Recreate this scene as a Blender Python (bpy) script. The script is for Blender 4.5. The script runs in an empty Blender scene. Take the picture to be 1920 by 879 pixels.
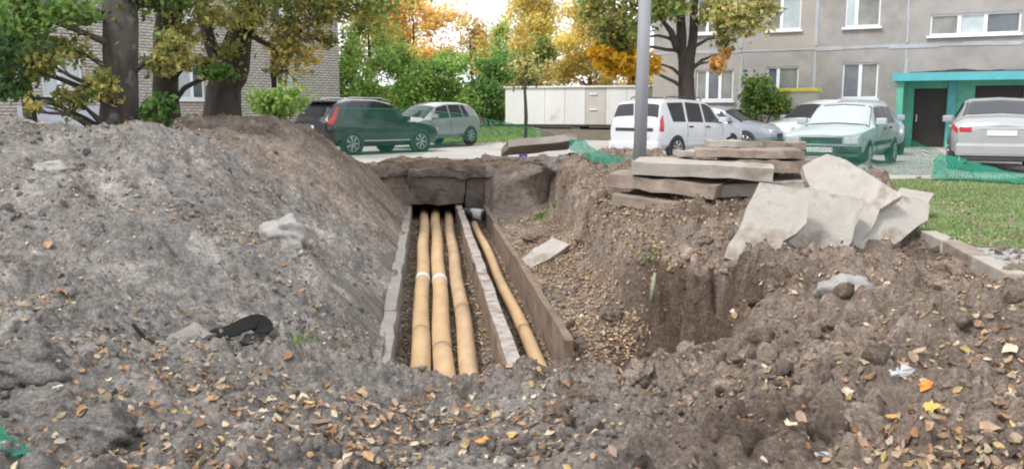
import bpy, bmesh, math, random
import numpy as np
from math import sin, cos, radians, pi, atan2, hypot, sqrt, atan
from mathutils import Vector, Matrix

# ------------------------------------------------------------------ camera, sky, sun, exposure
scn = bpy.context.scene
col = scn.collection
PITCH = radians(8.03); EYE = 1.4; FPX = 1663.0
cam_d = bpy.data.cameras.new('camera'); cam = bpy.data.objects.new('camera', cam_d); col.objects.link(cam)
cam.location = (0, 0, EYE); cam.rotation_euler = (pi/2 - PITCH, 0, 0)
cam_d.sensor_width = 36; cam_d.lens = FPX/1920*36; cam_d.clip_start = 0.05; cam_d.clip_end = 2000
scn.camera = cam
SUN_EL = radians(52); SUN_AZ = radians(232)          # overcast, brighter from behind-left of the viewer
w = bpy.data.worlds.new('World'); scn.world = w; w.use_nodes = True
nt = w.node_tree; nt.nodes.clear()
sky = nt.nodes.new('ShaderNodeTexSky'); sky.sky_type = 'NISHITA'; sky.sun_disc = False
sky.sun_elevation = SUN_EL; sky.sun_rotation = SUN_AZ; sky.air_density = 1.0; sky.dust_density = 2.0; sky.ozone_density = 1.0
hsv = nt.nodes.new('ShaderNodeHueSaturation'); hsv.inputs['Saturation'].default_value = 0.25
bg = nt.nodes.new('ShaderNodeBackground'); bg.inputs[1].default_value = 0.15
wo = nt.nodes.new('ShaderNodeOutputWorld')
cloud = nt.nodes.new('ShaderNodeMix'); cloud.data_type = 'RGBA'; cloud.inputs[0].default_value = 0.85   # an even bright cloud deck veils the sky
cloud.inputs[7].default_value = (5.0, 5.12, 5.3, 1)
nt.links.new(sky.outputs[0], hsv.inputs['Color']); nt.links.new(hsv.outputs[0], cloud.inputs[6]); nt.links.new(cloud.outputs[2], bg.inputs[0]); nt.links.new(bg.outputs[0], wo.inputs[0])
sun_d = bpy.data.lights.new('sun', 'SUN'); sun_d.energy = 1.5; sun_d.angle = radians(12); sun_d.color = (1.0, 0.96, 0.9)
sun = bpy.data.objects.new('sun', sun_d); col.objects.link(sun)
sdir = Vector((sin(SUN_AZ)*cos(SUN_EL), cos(SUN_AZ)*cos(SUN_EL), sin(SUN_EL)))
sun.rotation_euler = sdir.to_track_quat('Z', 'Y').to_euler(); sun.location = (0, -5, 20)
vs = scn.view_settings; vs.view_transform = 'Standard'; vs.look = 'None'; vs.exposure = 1.12; vs.gamma = 1.0; vs.use_curve_mapping = False
scn.cycles.filter_width = 2.0
scn.cycles.use_denoising = True
scn.cycles.max_bounces = 8; scn.cycles.transparent_max_bounces = 24

rng = np.random.default_rng(7); random.seed(7)

# ------------------------------------------------------------------ helpers
def ray(u, v):
    a = (u-960)/FPX; b = (439.5-v)/FPX
    return a, cos(PITCH)+sin(PITCH)*b, -sin(PITCH)+cos(PITCH)*b
def atz(u, v, z):
    x, y, d = ray(u, v); t = (z-EYE)/d
    return Vector((x*t, y*t, z))
def aty(u, v, Y):
    x, y, d = ray(u, v); t = Y/y
    return Vector((x*t, Y, EYE+d*t))
def atplane(u, v, p, n):
    d = Vector(ray(u, v)); o = Vector((0, 0, EYE)); n = Vector(n)
    t = (Vector(p)-o).dot(n)/d.dot(n)
    return o+d*t
def sst(a, b, x):
    t = np.clip((x-a)/(b-a), 0, 1); return t*t*(3-2*t)

def tag(o, label=None, cat=None, group=None, kind=None):
    if label: o['label'] = label
    if cat: o['category'] = cat
    if group: o['group'] = group
    if kind: o['kind'] = kind
    return o
def link(name, me, mat=None, parent=None):
    o = bpy.data.objects.new(name, me); col.objects.link(o)
    if mat is not None: me.materials.append(mat)
    if parent is not None: o.parent = parent
    return o
def thing(name, label, cat, loc=(0, 0, 0), rz=0, group=None):
    o = bpy.data.objects.new(name, None); col.objects.link(o); o.empty_display_size = 0.2
    o.location = loc; o.rotation_euler = (0, 0, rz)
    return tag(o, label, cat, group)
def mesh_np(name, V, F, smooth=False, cols=None, colname='col'):
    me = bpy.data.meshes.new(name)
    V = np.asarray(V, np.float32); F = np.asarray(F, np.int32); k = F.shape[1]
    me.vertices.add(len(V)); me.vertices.foreach_set('co', V.ravel())
    me.loops.add(F.size); me.loops.foreach_set('vertex_index', F.ravel())
    me.polygons.add(len(F)); me.polygons.foreach_set('loop_start', np.arange(0, F.size, k, dtype=np.int32))
    me.polygons.foreach_set('loop_total', np.full(len(F), k, np.int32))
    if smooth: me.polygons.foreach_set('use_smooth', np.ones(len(F), bool))
    me.update(calc_edges=True)
    if cols is not None:
        at = me.color_attributes.new(colname, 'FLOAT_COLOR', 'POINT')
        c = np.ones((len(V), 4), np.float32); c[:, :3] = cols
        at.data.foreach_set('color', c.ravel())
    me.validate()
    return me
class MB:
    """collects shapes for ONE mesh"""
    def __init__(s): s.v = []; s.f = []; s.sm = []
    def box(s, x0, x1, y0, y1, z0, z1, M=None):
        b = len(s.v)
        for x, y, z in ((x0,y0,z0),(x1,y0,z0),(x1,y1,z0),(x0,y1,z0),(x0,y0,z1),(x1,y0,z1),(x1,y1,z1),(x0,y1,z1)):
            p = Vector((x, y, z)); s.v.append(tuple(M @ p if M else p))
        for f in ((3,2,1,0),(4,5,6,7),(0,1,5,4),(1,2,6,5),(2,3,7,6),(3,0,4,7)): s.f.append([b+i for i in f]); s.sm.append(False)
        return s
    def tube(s, pts, rad, n=8, caps=True):
        pts = [Vector(p) for p in pts]; rad = list(rad) if hasattr(rad, '__len__') else [rad]*len(pts)
        b0 = len(s.v); up = Vector((0.31, 0.17, 0.93))
        for i, p in enumerate(pts):
            t = (pts[min(i+1, len(pts)-1)]-pts[max(i-1, 0)])
            if t.length < 1e-9: t = Vector((0, 0, 1))
            t.normalize(); a = t.cross(up)
            if a.length < 1e-3: a = t.cross(Vector((1, 0, 0)))
            a.normalize(); c = t.cross(a)
            for k in range(n):
                q = 2*pi*k/n; s.v.append(tuple(p+(a*cos(q)+c*sin(q))*rad[i]))
        for i in range(len(pts)-1):
            for k in range(n):
                k2 = (k+1) % n
                s.f.append([b0+i*n+k, b0+i*n+k2, b0+(i+1)*n+k2, b0+(i+1)*n+k]); s.sm.append(True)
        if caps:
            s.f.append([b0+k for k in range(n)][::-1]); s.sm.append(False)
            e = b0+(len(pts)-1)*n; s.f.append([e+k for k in range(n)]); s.sm.append(False)
        return s
    def poly(s, pts):
        b = len(s.v); s.v += [tuple(p) for p in pts]; s.f.append(list(range(b, b+len(pts)))); s.sm.append(False); return s
    def prism(s, pts, d):
        b = len(s.v); n = len(pts); d = Vector(d)
        s.v += [tuple(p) for p in pts]+[tuple(Vector(p)+d) for p in pts]
        s.f.append(list(range(b, b+n))); s.f.append(list(range(b+2*n-1, b+n-1, -1))); s.sm += [False, False]
        for i in range(n):
            j = (i+1) % n; s.f.append([b+j, b+i, b+n+i, b+n+j]); s.sm.append(False)
        return s
    def mesh(s, name, bevel=0):
        me = bpy.data.meshes.new(name); me.from_pydata(s.v, [], s.f)
        me.polygons.foreach_set('use_smooth', s.sm)
        if bevel or True:
            bm = bmesh.new(); bm.from_mesh(me)
            bmesh.ops.recalc_face_normals(bm, faces=bm.faces[:])
            if bevel:
                es = [e for e in bm.edges if len(e.link_faces) == 2 and e.calc_face_angle(0) > 0.6]
                bmesh.ops.bevel(bm, geom=es, offset=bevel, segments=2, affect='EDGES', profile=0.6)
            bm.to_mesh(me); bm.free()
        me.update(); return me
    def build(s, name, mat, parent=None, bevel=0): return link(name, s.mesh(name, bevel), mat, parent)
def bx(name, mat, parent, *a, bevel=0): return MB().box(*a).build(name, mat, parent, bevel)

# ------------------------------------------------------------------ noise
_perm = np.random.default_rng(3).permutation(512).astype(np.int64)
def _h(xi, yi, sd): return _perm[(_perm[(xi+sd*37) & 511]+yi) & 511]/511.0
def vn(x, y, sd=0):
    xi = np.floor(x).astype(np.int64); yi = np.floor(y).astype(np.int64); fx = x-xi; fy = y-yi
    fx = fx*fx*fx*(fx*(fx*6-15)+10); fy = fy*fy*fy*(fy*(fy*6-15)+10)
    a = _h(xi, yi, sd); b = _h(xi+1, yi, sd); c = _h(xi, yi+1, sd); d = _h(xi+1, yi+1, sd)
    return (a+(b-a)*fx)*(1-fy)+(c+(d-c)*fx)*fy-0.5
def fbm(x, y, o=4, sd=0, g=0.5):
    r = 0; a = 1.0
    for i in range(o): r = r+a*vn(x*2**i+13.7*i, y*2**i-7.1*i, sd+i); a *= g
    return r
def wor(x, y, sd=0):
    xi = np.floor(x).astype(np.int64); yi = np.floor(y).astype(np.int64); best = np.full(x.shape, 9.0)
    for i in (-1, 0, 1):
        for j in (-1, 0, 1):
            px = xi+i+_h(xi+i, yi+j, sd); py = yi+j+_h(xi+i, yi+j, sd+5)
            best = np.minimum(best, (px-x)**2+(py-y)**2)
    return np.sqrt(best)

# ------------------------------------------------------------------ materials
def new_mat(name):
    m = bpy.data.materials.new(name); m.use_nodes = True; n = m.node_tree; n.nodes.clear()
    out = n.nodes.new('ShaderNodeOutputMaterial'); p = n.nodes.new('ShaderNodeBsdfPrincipled')
    n.links.new(p.outputs[0], out.inputs[0]); return m, n, p, out
def ramp(n, fac, stops):
    r = n.nodes.new('ShaderNodeValToRGB'); e = r.color_ramp.elements
    e[0].position = stops[0][0]; e[0].color = (*stops[0][1], 1); e[1].position = stops[1][0]; e[1].color = (*stops[1][1], 1)
    for q, c in stops[2:]: k = e.new(q); k.color = (*c, 1)
    n.links.new(fac, r.inputs[0]); return r.outputs[0]
def noise(n, scale, detail=4, rough=0.6, coord='Object', stretch=None):
    tc = n.nodes.new('ShaderNodeTexCoord'); t = n.nodes.new('ShaderNodeTexNoise')
    t.inputs['Scale'].default_value = scale; t.inputs['Detail'].default_value = detail; t.inputs['Roughness'].default_value = rough
    src = tc.outputs[coord]
    if stretch:
        mp = n.nodes.new('ShaderNodeMapping'); mp.inputs['Scale'].default_value = stretch; n.links.new(src, mp.inputs[0]); src = mp.outputs[0]
    n.links.new(src, t.inputs['Vector']); return t.outputs[0]
def mixc(n, f, a, b, mode='MIX'):
    m = n.nodes.new('ShaderNodeMix'); m.data_type = 'RGBA'; m.blend_type = mode
    for s, val in ((0, f), (6, a), (7, b)):
        if hasattr(val, 'links'): n.links.new(val, m.inputs[s])
        else: m.inputs[s].default_value = val if s == 0 else (*val, 1)
    return m.outputs[2]
def bump(n, p, h, strength=0.4, dist=0.02):
    b = n.nodes.new('ShaderNodeBump'); b.inputs['Strength'].default_value = strength; b.inputs['Distance'].default_value = dist
    n.links.new(h, b.inputs['Height']); n.links.new(b.outputs[0], p.inputs['Normal'])
def simple(name, c, rough=0.6, var=0.25, scale=6, metal=0, bmp=0.0, spec=None, coat=0, stain=None, bscale=None, stretch=None):
    m, n, p, o = new_mat(name)
    lo = tuple(x*(1-var) for x in c); hi = tuple(min(1, x*(1+var)) for x in c)
    f = noise(n, scale, 5, 0.65, stretch=stretch); cc = ramp(n, f, [(0.3, lo), (0.7, hi)])
    if stain:
        f2 = noise(n, stain[1], 4, 0.6); sf = ramp(n, f2, [(stain[2], (0, 0, 0)), (stain[2]+0.12, (stain[3],)*3)])
        cc = mixc(n, sf, cc, stain[0])
    n.links.new(cc, p.inputs['Base Color']); p.inputs['Roughness'].default_value = rough; p.inputs['Metallic'].default_value = metal
    if spec is not None: p.inputs['Specular IOR Level'].default_value = spec
    if coat: p.inputs['Coat Weight'].default_value = coat; p.inputs['Coat Roughness'].default_value = 0.06
    if bmp: bump(n, p, noise(n, bscale or scale*6, 5, 0.7), bmp, 0.02)
    return m
def attr_mat(name, rough=0.7, trans=0.0, bmp=0.0, spec=0.3, var=0.15, scale=30, bd=0.02):
    m, n, p, o = new_mat(name)
    a = n.nodes.new('ShaderNodeAttribute'); a.attribute_name = 'col'
    f = noise(n, scale, 6, 0.7); v = ramp(n, f, [(0.3, (1-var,)*3), (0.7, (1+var,)*3)])
    cc = mixc(n, 1.0, a.outputs['Color'], v, 'MULTIPLY')
    n.links.new(cc, p.inputs['Base Color']); p.inputs['Roughness'].default_value = rough; p.inputs['Specular IOR Level'].default_value = spec
    if bmp: bump(n, p, noise(n, scale*2, 7, 0.75), bmp, bd)
    if trans:
        t = n.nodes.new('ShaderNodeBsdfTranslucent'); n.links.new(cc, t.inputs[0])
        mx = n.nodes.new('ShaderNodeMixShader'); mx.inputs[0].default_value = trans
        n.links.new(p.outputs[0], mx.inputs[1]); n.links.new(t.outputs[0], mx.inputs[2]); n.links.new(mx.outputs[0], o.inputs[0])
    return m
M = {}
def soil_mat(name, k):
    m, n, p, o = new_mat(name)
    a = n.nodes.new('ShaderNodeAttribute'); a.attribute_name = 'col'
    f1 = noise(n, 9*k, 6, 0.7); f2 = noise(n, 46*k, 8, 0.8); f3 = noise(n, 2.1, 4, 0.6)
    v1 = ramp(n, f1, [(0.30, (.58,)*3), (0.70, (1.34,)*3)]); v2 = ramp(n, f2, [(0.34, (.45,)*3), (0.50, (.95,)*3), (0.66, (1.55,)*3)]); v3 = ramp(n, f3, [(.3, (.82, .80, .78)), (.7, (1.16, 1.15, 1.14))])
    c = mixc(n, 1.0, a.outputs['Color'], v1, 'MULTIPLY'); c = mixc(n, 1.0, c, v2, 'MULTIPLY'); c = mixc(n, 1.0, c, v3, 'MULTIPLY')
    tc = n.nodes.new('ShaderNodeTexCoord'); vo = n.nodes.new('ShaderNodeTexVoronoi'); vo.inputs['Scale'].default_value = 34; n.links.new(tc.outputs['Object'], vo.inputs['Vector'])
    g = ramp(n, vo.outputs['Distance'], [(.16, (1, 1, 1)), (.24, (0, 0, 0))]); g2 = ramp(n, noise(n, 21, 2), [(.55, (0, 0, 0)), (.62, (1, 1, 1))])
    gm = mixc(n, 1.0, g, g2, 'MULTIPLY'); c = mixc(n, gm, c, (.36, .325, .29))
    n.links.new(c, p.inputs['Base Color']); p.inputs['Roughness'].default_value = 0.95; p.inputs['Specular IOR Level'].default_value = 0.08
    b1 = n.nodes.new('ShaderNodeBump'); b1.inputs['Strength'].default_value = 1.0; b1.inputs['Distance'].default_value = .05; n.links.new(noise(n, 22*k, 7, .75), b1.inputs['Height'])
    b2 = n.nodes.new('ShaderNodeBump'); b2.inputs['Strength'].default_value = .9; b2.inputs['Distance'].default_value = .012; n.links.new(f2, b2.inputs['Height']); n.links.new(b1.outputs[0], b2.inputs['Normal'])
    n.links.new(b2.outputs[0], p.inputs['Normal']); return m
M['soil'] = soil_mat('soil', 1.0); M['clod'] = soil_mat('clod', 1.3)
M['leaf'] = attr_mat('tree_leaf', 0.6, trans=0.5, spec=0.25, var=0.12, scale=3)
M['litter'] = attr_mat('fallen_leaf', 0.75, trans=0.12, spec=0.25, var=0.22, scale=40)
M['blade'] = attr_mat('grass_blade', 0.6, trans=0.3, spec=0.3, var=0.1, scale=8)
M['road'] = simple('old_asphalt', (0.37, 0.35, 0.33), 0.9, 0.16, 1.2, bmp=0.25, bscale=40, stain=((0.22, 0.2, 0.18), 0.5, 0.55, 0.5))
M['path'] = simple('footpath_asphalt', (0.27, 0.27, 0.27), 0.9, 0.15, 5, bmp=0.3, bscale=60)
M['turf'] = simple('turf', (0.11, 0.16, 0.055), 0.95, 0.35, 5, bmp=0.6, stain=((0.16, 0.14, 0.09), 1.6, 0.58, 0.6))
M['slab'] = simple('old_concrete', (0.33, 0.30, 0.265), 0.9, 0.14, 3.5, bmp=0.4, bscale=30, stain=((0.20, 0.155, 0.12), 2.1, 0.55, 0.75))
M['slab_brown'] = simple('soiled_concrete', (0.25, 0.20, 0.165), 0.92, 0.3, 3.0, bmp=0.5, bscale=26, stain=((0.13, 0.095, 0.07), 2.6, 0.52, 0.8))
M['slab_white'] = simple('pale_concrete', (0.37, 0.345, 0.315), 0.9, 0.14, 3.2, bmp=0.5, bscale=30, stain=((0.19, 0.145, 0.11), 2.4, 0.50, 0.8))
M['wall_grey'] = simple('channel_concrete', (0.215, 0.20, 0.188), 0.92, 0.2, 3, bmp=0.45, stain=((0.16, 0.13, 0.11), 2.4, 0.55, 0.7))
M['wall_brown'] = simple('stained_concrete', (0.185, 0.132, 0.098), 0.92, 0.28, 3, bmp=0.45, stain=((0.10, 0.07, 0.05), 1.9, 0.55, 0.7))
M['head'] = simple('earth_stained_concrete', (0.155, 0.130, 0.112), 0.95, 0.3, 2.2, bmp=0.7, stain=((0.085, 0.066, 0.054), 1.4, 0.5, 0.8))
M['mortar_pale'] = simple('pale_mortar', (0.33, 0.29, 0.27), 0.95, 0.35, 9, bmp=0.6, bscale=30, stain=((0.19, 0.13, 0.09), 5, 0.50, 0.85))
M['pipe'] = simple('tan_wrap', (0.45, 0.30, 0.16), 0.7, 0.2, 3, bmp=0.35, bscale=20, stain=((0.30, 0.21, 0.13), 3.5, 0.54, 0.4), stretch=(1, .25, 1))
M['pipe2'] = simple('brown_wrap', (0.42, 0.285, 0.165), 0.65, 0.2, 4, bmp=0.3, bscale=24, stain=((0.26, 0.18, 0.12), 3.5, 0.50, 0.5), stretch=(1, .25, 1))
M['tape'] = simple('silver_tape', (0.62, 0.62, 0.62), 0.4, 0.15, 12)
M['wire'] = simple('rusty_wire', (0.14, 0.085, 0.05), 0.7, 0.3, 10)
M['black'] = simple('black_rubber', (0.008, 0.008, 0.008), 0.85, 0.3, 8, spec=0.2)
M['glass'] = simple('dark_car_glass', (0.018, 0.02, 0.024), 0.06, 0.1, 1, spec=0.6)
M['glass_pale'] = simple('glass_painted_reflection', (0.36, 0.40, 0.40), 0.12, 0.08, 2, spec=0.6)  # no sunshade here; pale base colour paints in the sky mirrored by the windshield
M['tyre'] = simple('tyre', (0.018, 0.018, 0.018), 0.85, 0.2, 12)
M['rim'] = simple('alloy', (0.42, 0.43, 0.45), 0.35, 0.15, 8, metal=0.7)
M['plastic'] = simple('black_trim', (0.03, 0.03, 0.032), 0.6, 0.2, 8)
M['red'] = simple('red_lamp', (0.40, 0.025, 0.03), 0.2, 0.15, 9, spec=0.6)
M['lamp'] = simple('clear_lamp', (0.62, 0.63, 0.64), 0.15, 0.12, 14, spec=0.7)
M['plate'] = simple('plate', (0.6, 0.6, 0.58), 0.5, 0.1, 20)
M['chrome'] = simple('chrome', (0.6, 0.6, 0.62), 0.2, 0.05, 4, metal=0.9)
M['p_black'] = simple('black_paint', (0.014, 0.015, 0.017), 0.25, 0.1, 2, spec=0.5, coat=0.8)
M['p_silver'] = simple('silver_paint', (0.36, 0.37, 0.375), 0.3, 0.06, 2, metal=0.35, coat=0.6)
M['p_white'] = simple('white_paint', (0.56, 0.58, 0.61), 0.3, 0.04, 2, coat=0.6)
M['p_old'] = simple('aged_white_paint', (0.36, 0.42, 0.43), 0.4, 0.06, 2, coat=0.3)
M['p_grey'] = simple('grey_blue_paint', (0.30, 0.33, 0.39), 0.3, 0.08, 2, metal=0.3, coat=0.6)
M['pvc'] = simple('white_pvc', (0.74, 0.76, 0.79), 0.4, 0.05, 4)
M['pane'] = simple('window_glass', (0.10, 0.115, 0.13), 0.08, 0.5, 0.9, spec=0.7)
M['pane_pale'] = simple('curtained_glass', (0.42, 0.48, 0.50), 0.15, 0.2, 1.4, spec=0.6)
M['pane_dim'] = simple('dim_glass', (0.20, 0.205, 0.19), 0.1, 0.4, 1.2, spec=0.6)
M['panel'] = simple('pebbledash_panel', (0.335, 0.312, 0.288), 0.95, 0.12, 0.9, bmp=0.5, bscale=30, stain=((0.26, 0.225, 0.19), 0.35, 0.52, 0.6))
M['panel_b'] = simple('greyer_panel', (0.315, 0.303, 0.292), 0.95, 0.16, 0.7, bmp=0.5, bscale=30, stain=((0.235, 0.215, 0.20), 0.5, 0.5, 0.7))
M['panel_c'] = simple('warmer_panel', (0.345, 0.315, 0.28), 0.95, 0.14, 1.1, bmp=0.5, bscale=30, stain=((0.25, 0.22, 0.19), 0.6, 0.5, 0.7))
M['seam'] = simple('seam_sealant', (0.37, 0.395, 0.44), 0.9, 0.2, 3, stain=((0.33, 0.31, 0.3), 1.5, 0.5, 0.7))
M['plinth'] = simple('plinth_render', (0.30, 0.275, 0.25), 0.95, 0.2, 1.5, bmp=0.4)
M['green_wall'] = simple('green_wall_paint', (0.10, 0.36, 0.27), 0.8, 0.15, 2, stain=((0.2, 0.42, 0.36), 1.2, 0.55, 0.6))
M['cyan'] = simple('cyan_fascia', (0.075, 0.34, 0.38), 0.55, 0.12, 3)
M['door'] = simple('dark_steel_door', (0.022, 0.016, 0.014), 0.6, 0.2, 4)
M['bitumen'] = simple('bitumen', (0.05, 0.05, 0.055), 0.9, 0.3, 6, bmp=0.5)
M['brickwall'] = attr_mat('silicate_brick', 0.92, bmp=0.4, spec=0.15, var=0.14, scale=4)
M['mortar'] = simple('grey_mortar', (0.28, 0.26, 0.24), 0.95, 0.15, 6)
M['blue_plaster'] = simple('pale_blue_plaster', (0.47, 0.50, 0.56), 0.9, 0.14, 1.6, stain=((0.34, 0.33, 0.32), 1.2, 0.56, 0.7))
M['white_metal'] = simple('white_sheet_metal', (0.68, 0.675, 0.665), 0.5, 0.08, 0.8, stain=((0.42, 0.36, 0.3), 0.7, 0.62, 0.5), stretch=(1, 1, .2))
M['beige_metal'] = simple('beige_sheet_metal', (0.50, 0.47, 0.43), 0.6, 0.12, 1)
M['yellow'] = simple('yellow_edge', (0.72, 0.62, 0.10), 0.6, 0.12, 5)
M['post'] = simple('grey_post_paint', (0.30, 0.31, 0.34), 0.55, 0.16, 2.5, stain=((0.22, 0.2, 0.19), 2, 0.6, 0.5), stretch=(1, 1, .15))
M['bark'] = simple('bark', (0.06, 0.05, 0.042), 0.95, 0.4, 7, bmp=1.0, bscale=16, stretch=(1, 1, .25))
M['bark_pale'] = simple('lichen_bark', (0.085, 0.073, 0.064), 0.95, 0.4, 6, bmp=1.0, bscale=14, stain=((0.32, 0.32, 0.33), 2.2, 0.60, 0.7), stretch=(1, 1, .35))
M['blue'] = simple('blue_bag', (0.06, 0.06, 0.38), 0.5, 0.3, 9, bmp=0.4)
M['rag'] = simple('grey_rag', (0.19, 0.175, 0.165), 0.8, 0.2, 9, bmp=0.4)
M['whiteplastic'] = simple('white_plastic', (0.42, 0.43, 0.45), 0.5, 0.12, 20)
M['stick'] = simple('stick', (0.13, 0.09, 0.065), 0.9, 0.3, 14, bmp=0.5)
M['pale_stalk'] = simple('pale_stalk', (0.24, 0.25, 0.17), 0.8, 0.2, 14)
M['stone'] = simple('grey_stone', (0.215, 0.198, 0.185), 0.95, 0.3, 9, bmp=1.0, bscale=24)
M['stone_light'] = simple('pale_lump', (0.30, 0.285, 0.272), 0.95, 0.2, 7, bmp=0.8, bscale=30)
M['stone_brown'] = simple('brown_clod', (0.185, 0.145, 0.115), 0.95, 0.25, 6, bmp=0.9, bscale=18)
def net_mat(name, cover, dk=1.0):
    m, n, p, o = new_mat(name)
    tc = n.nodes.new('ShaderNodeTexCoord')
    f = noise(n, 1.1, 3); cc = ramp(n, f, [(0.3, (0.0, 0.20*dk, 0.125*dk)), (0.7, (0.005, 0.31*dk, 0.20*dk))])
    n.links.new(cc, p.inputs['Base Color']); p.inputs['Roughness'].default_value = 0.5
    tl = n.nodes.new('ShaderNodeBsdfTranslucent'); n.links.new(cc, tl.inputs[0])
    m1 = n.nodes.new('ShaderNodeMixShader'); m1.inputs[0].default_value = 0.4
    n.links.new(p.outputs[0], m1.inputs[1]); n.links.new(tl.outputs[0], m1.inputs[2])
    tr = n.nodes.new('ShaderNodeBsdfTransparent')
    sep = n.nodes.new('ShaderNodeSeparateXYZ'); n.links.new(tc.outputs['UV'], sep.inputs[0])
    hs = []
    for ax in (0, 1):                              # woven strands: open where both coordinates fall in a gap
        fr = n.nodes.new('ShaderNodeMath'); fr.operation = 'FRACT'
        n.links.new(sep.outputs[ax], fr.inputs[0])
        lt = n.nodes.new('ShaderNodeMath'); lt.operation = 'LESS_THAN'; lt.inputs[1].default_value = 1-sqrt(1-cover)
        n.links.new(fr.outputs[0], lt.inputs[0]); hs.append(lt.outputs[0])
    mxx = n.nodes.new('ShaderNodeMath'); mxx.operation = 'MAXIMUM'; n.links.new(hs[0], mxx.inputs[0]); n.links.new(hs[1], mxx.inputs[1])
    m2 = n.nodes.new('ShaderNodeMixShader'); n.links.new(mxx.outputs[0], m2.inputs[0])
    n.links.new(tr.outputs[0], m2.inputs[1]); n.links.new(m1.outputs[0], m2.inputs[2]); n.links.new(m2.outputs[0], o.inputs[0])
    return m
M['net_thin'] = net_mat('net_open', 0.30, .55); M['net_mid'] = net_mat('net_mid', 0.42, .6); M['net_dense'] = net_mat('net_folded', 0.72)

# ------------------------------------------------------------------ terrain
CH = -0.097                                             # the channel runs along Y, drifting left
def cc_(X, Y): return X-CH*(Y-10.0)                     # across-channel coordinate
CL, CR = -1.30, 0.30                                    # inner faces of its side walls
FLOOR = -1.17
ctrl = []
def cz(u, v, z): p = atz(u, v, z); ctrl.append((p.x, p.y, z))
def cy(u, v, Y): p = aty(u, v, Y); ctrl.append((p.x, p.y, p.z))
def cp(x, y, z): ctrl.append((x, y, z))
for x in (-6, -3, 0, 3, 6): cp(x, -3, 0.0); cp(x, 0.5, 0.02)
for u, z in ((-300, .18), (0, .12), (300, .08), (600, .05), (960, .04), (1300, .05), (1600, .12), (1920, .2), (2200, .22)): cz(u, 879, z)
for u, v, z in ((-250, 600, .35), (0, 700, .18), (250, 740, .08), (500, 740, .03), (690, 745, -.08), (800, 758, -.12), (960, 770, -.13), (1060, 755, -.10),
                (1220, 715, -.02), (1400, 610, .0), (1560, 640, .12), (1700, 600, .16), (1900, 600, .2), (1450, 540, .0), (1600, 545, .12), (1750, 500, .12), (1900, 540, .18)): cz(u, v, z)
for u, v, Y in ((0, 600, 5.0), (0, 420, 7.6), (200, 420, 8.0), (350, 600, 5.5), (350, 450, 7.9), (-300, 420, 7.4), (-300, 240, 10.5),
                (500, 450, 9.0), (600, 600, 6.6), (620, 500, 8.4), (600, 400, 12), (640, 330, 15.5), (500, 350, 11.5), (690, 420, 14),
                (0, 236, 10.8), (100, 233, 10.8), (200, 232, 10.8), (290, 258, 10.6), (400, 288, 10.8), (470, 310, 11.3),
                (345, 224, 16.6), (450, 220, 16.8), (560, 237, 17.2), (640, 288, 18), (700, 315, 19), (560, 300, 14.5), (480, 262, 14.8), (420, 250, 15)): cy(u, v, Y)
for x, y, z in ((-9, 14, .75), (-6.5, 13.3, .78), (-5, 13, .72), (-9, 17, .7), (-12, 14, .6), (-8, 20.5, .1), (-5.5, 20.5, .12), (-3.6, 20.6, .08), (-12, 20, .1)): cp(x, y, z)
for u, v, Y in ((1180, 395, 10.3), (1340, 400, 10.4), (1500, 400, 10.2), (1300, 330, 13), (1380, 505, 8.0), (1480, 505, 7.8), (1580, 500, 7.9), (1660, 470, 8.4),
                (1135, 418, 11.6), (1070, 345, 16), (1215, 475, 9.2), (1250, 500, 8.1), (1400, 575, 6.3), (1000, 330, 18.8), (1050, 298, 18.2), (1100, 310, 17.2), (1150, 330, 15),
                (1740, 440, 8.8), (1800, 400, 11.1), (1800, 340, 16), (1920, 400, 11), (1920, 460, 8.2)): cy(u, v, Y)
for x, y, z in ((2.2, 14.5, .2), (3.5, 16, .15), (5.5, 17.5, .12), (8, 18, .14), (9, 14, .12), (8, 11, .14), (7, 8, .2), (2.5, 19.5, .1), (5, 20.5, .06), (0.5, 20.8, .12), (-1.2, 20.8, .2)): cp(x, y, z)
for Y in (7.5, 9, 11, 13, 15, 17, 19): cp(CL-0.14+CH*(Y-10), Y, -0.76)
C3 = np.array(ctrl)
def _tps_fit():
    n = len(C3); d2 = ((C3[:, None, :2]-C3[None, :, :2])**2).sum(-1)
    K = 0.5*d2*np.log(d2+1e-9); K[np.arange(n), np.arange(n)] = 0.35
    Pm = np.c_[np.ones(n), C3[:, :2]]
    A = np.block([[K, Pm], [Pm.T, np.zeros((3, 3))]])
    return np.linalg.solve(A, np.r_[C3[:, 2], np.zeros(3)])
W_ = _tps_fit()
def tps(X, Y):
    z = W_[-3]+W_[-2]*X+W_[-1]*Y
    for i in range(len(C3)):
        d2 = (X-C3[i, 0])**2+(Y-C3[i, 1])**2; z = z+W_[i]*0.5*d2*np.log(d2+1e-9)
    return z
def yard(X, Y):
    return 0.52*sst(33, 42, Y)+0.12*sst(4, 9, X)*(1-sst(26, 32, Y))
def pit(X, Y):     # field < 1 inside the bare hole                                          # the hole dug beside the channel, on the right
    px, py = 1.02, 6.9
    return np.sqrt(((X-px)/.86)**2+((Y-py)/1.6)**2)+0.28*fbm(X*1.3, Y*1.3, 3, 40)
KA, KB = atz(1740, 437, .17), atz(1905, 522, .17)       # kerb line
EY = np.array([3.0, 4.7, 5.0, 5.6, 6.3, 7.0, 8.1, 9.4, 11.6, 14.0, 16.5, 17.6, 18.4, 19.2, 21])
EX = np.array([-3., -0.6, 0.75, 1.45, 1.80, 1.86, 1.50, 1.36, 1.16, 1.02, 0.90, 0.95, 0.95, 0.2, -0.4])
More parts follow.
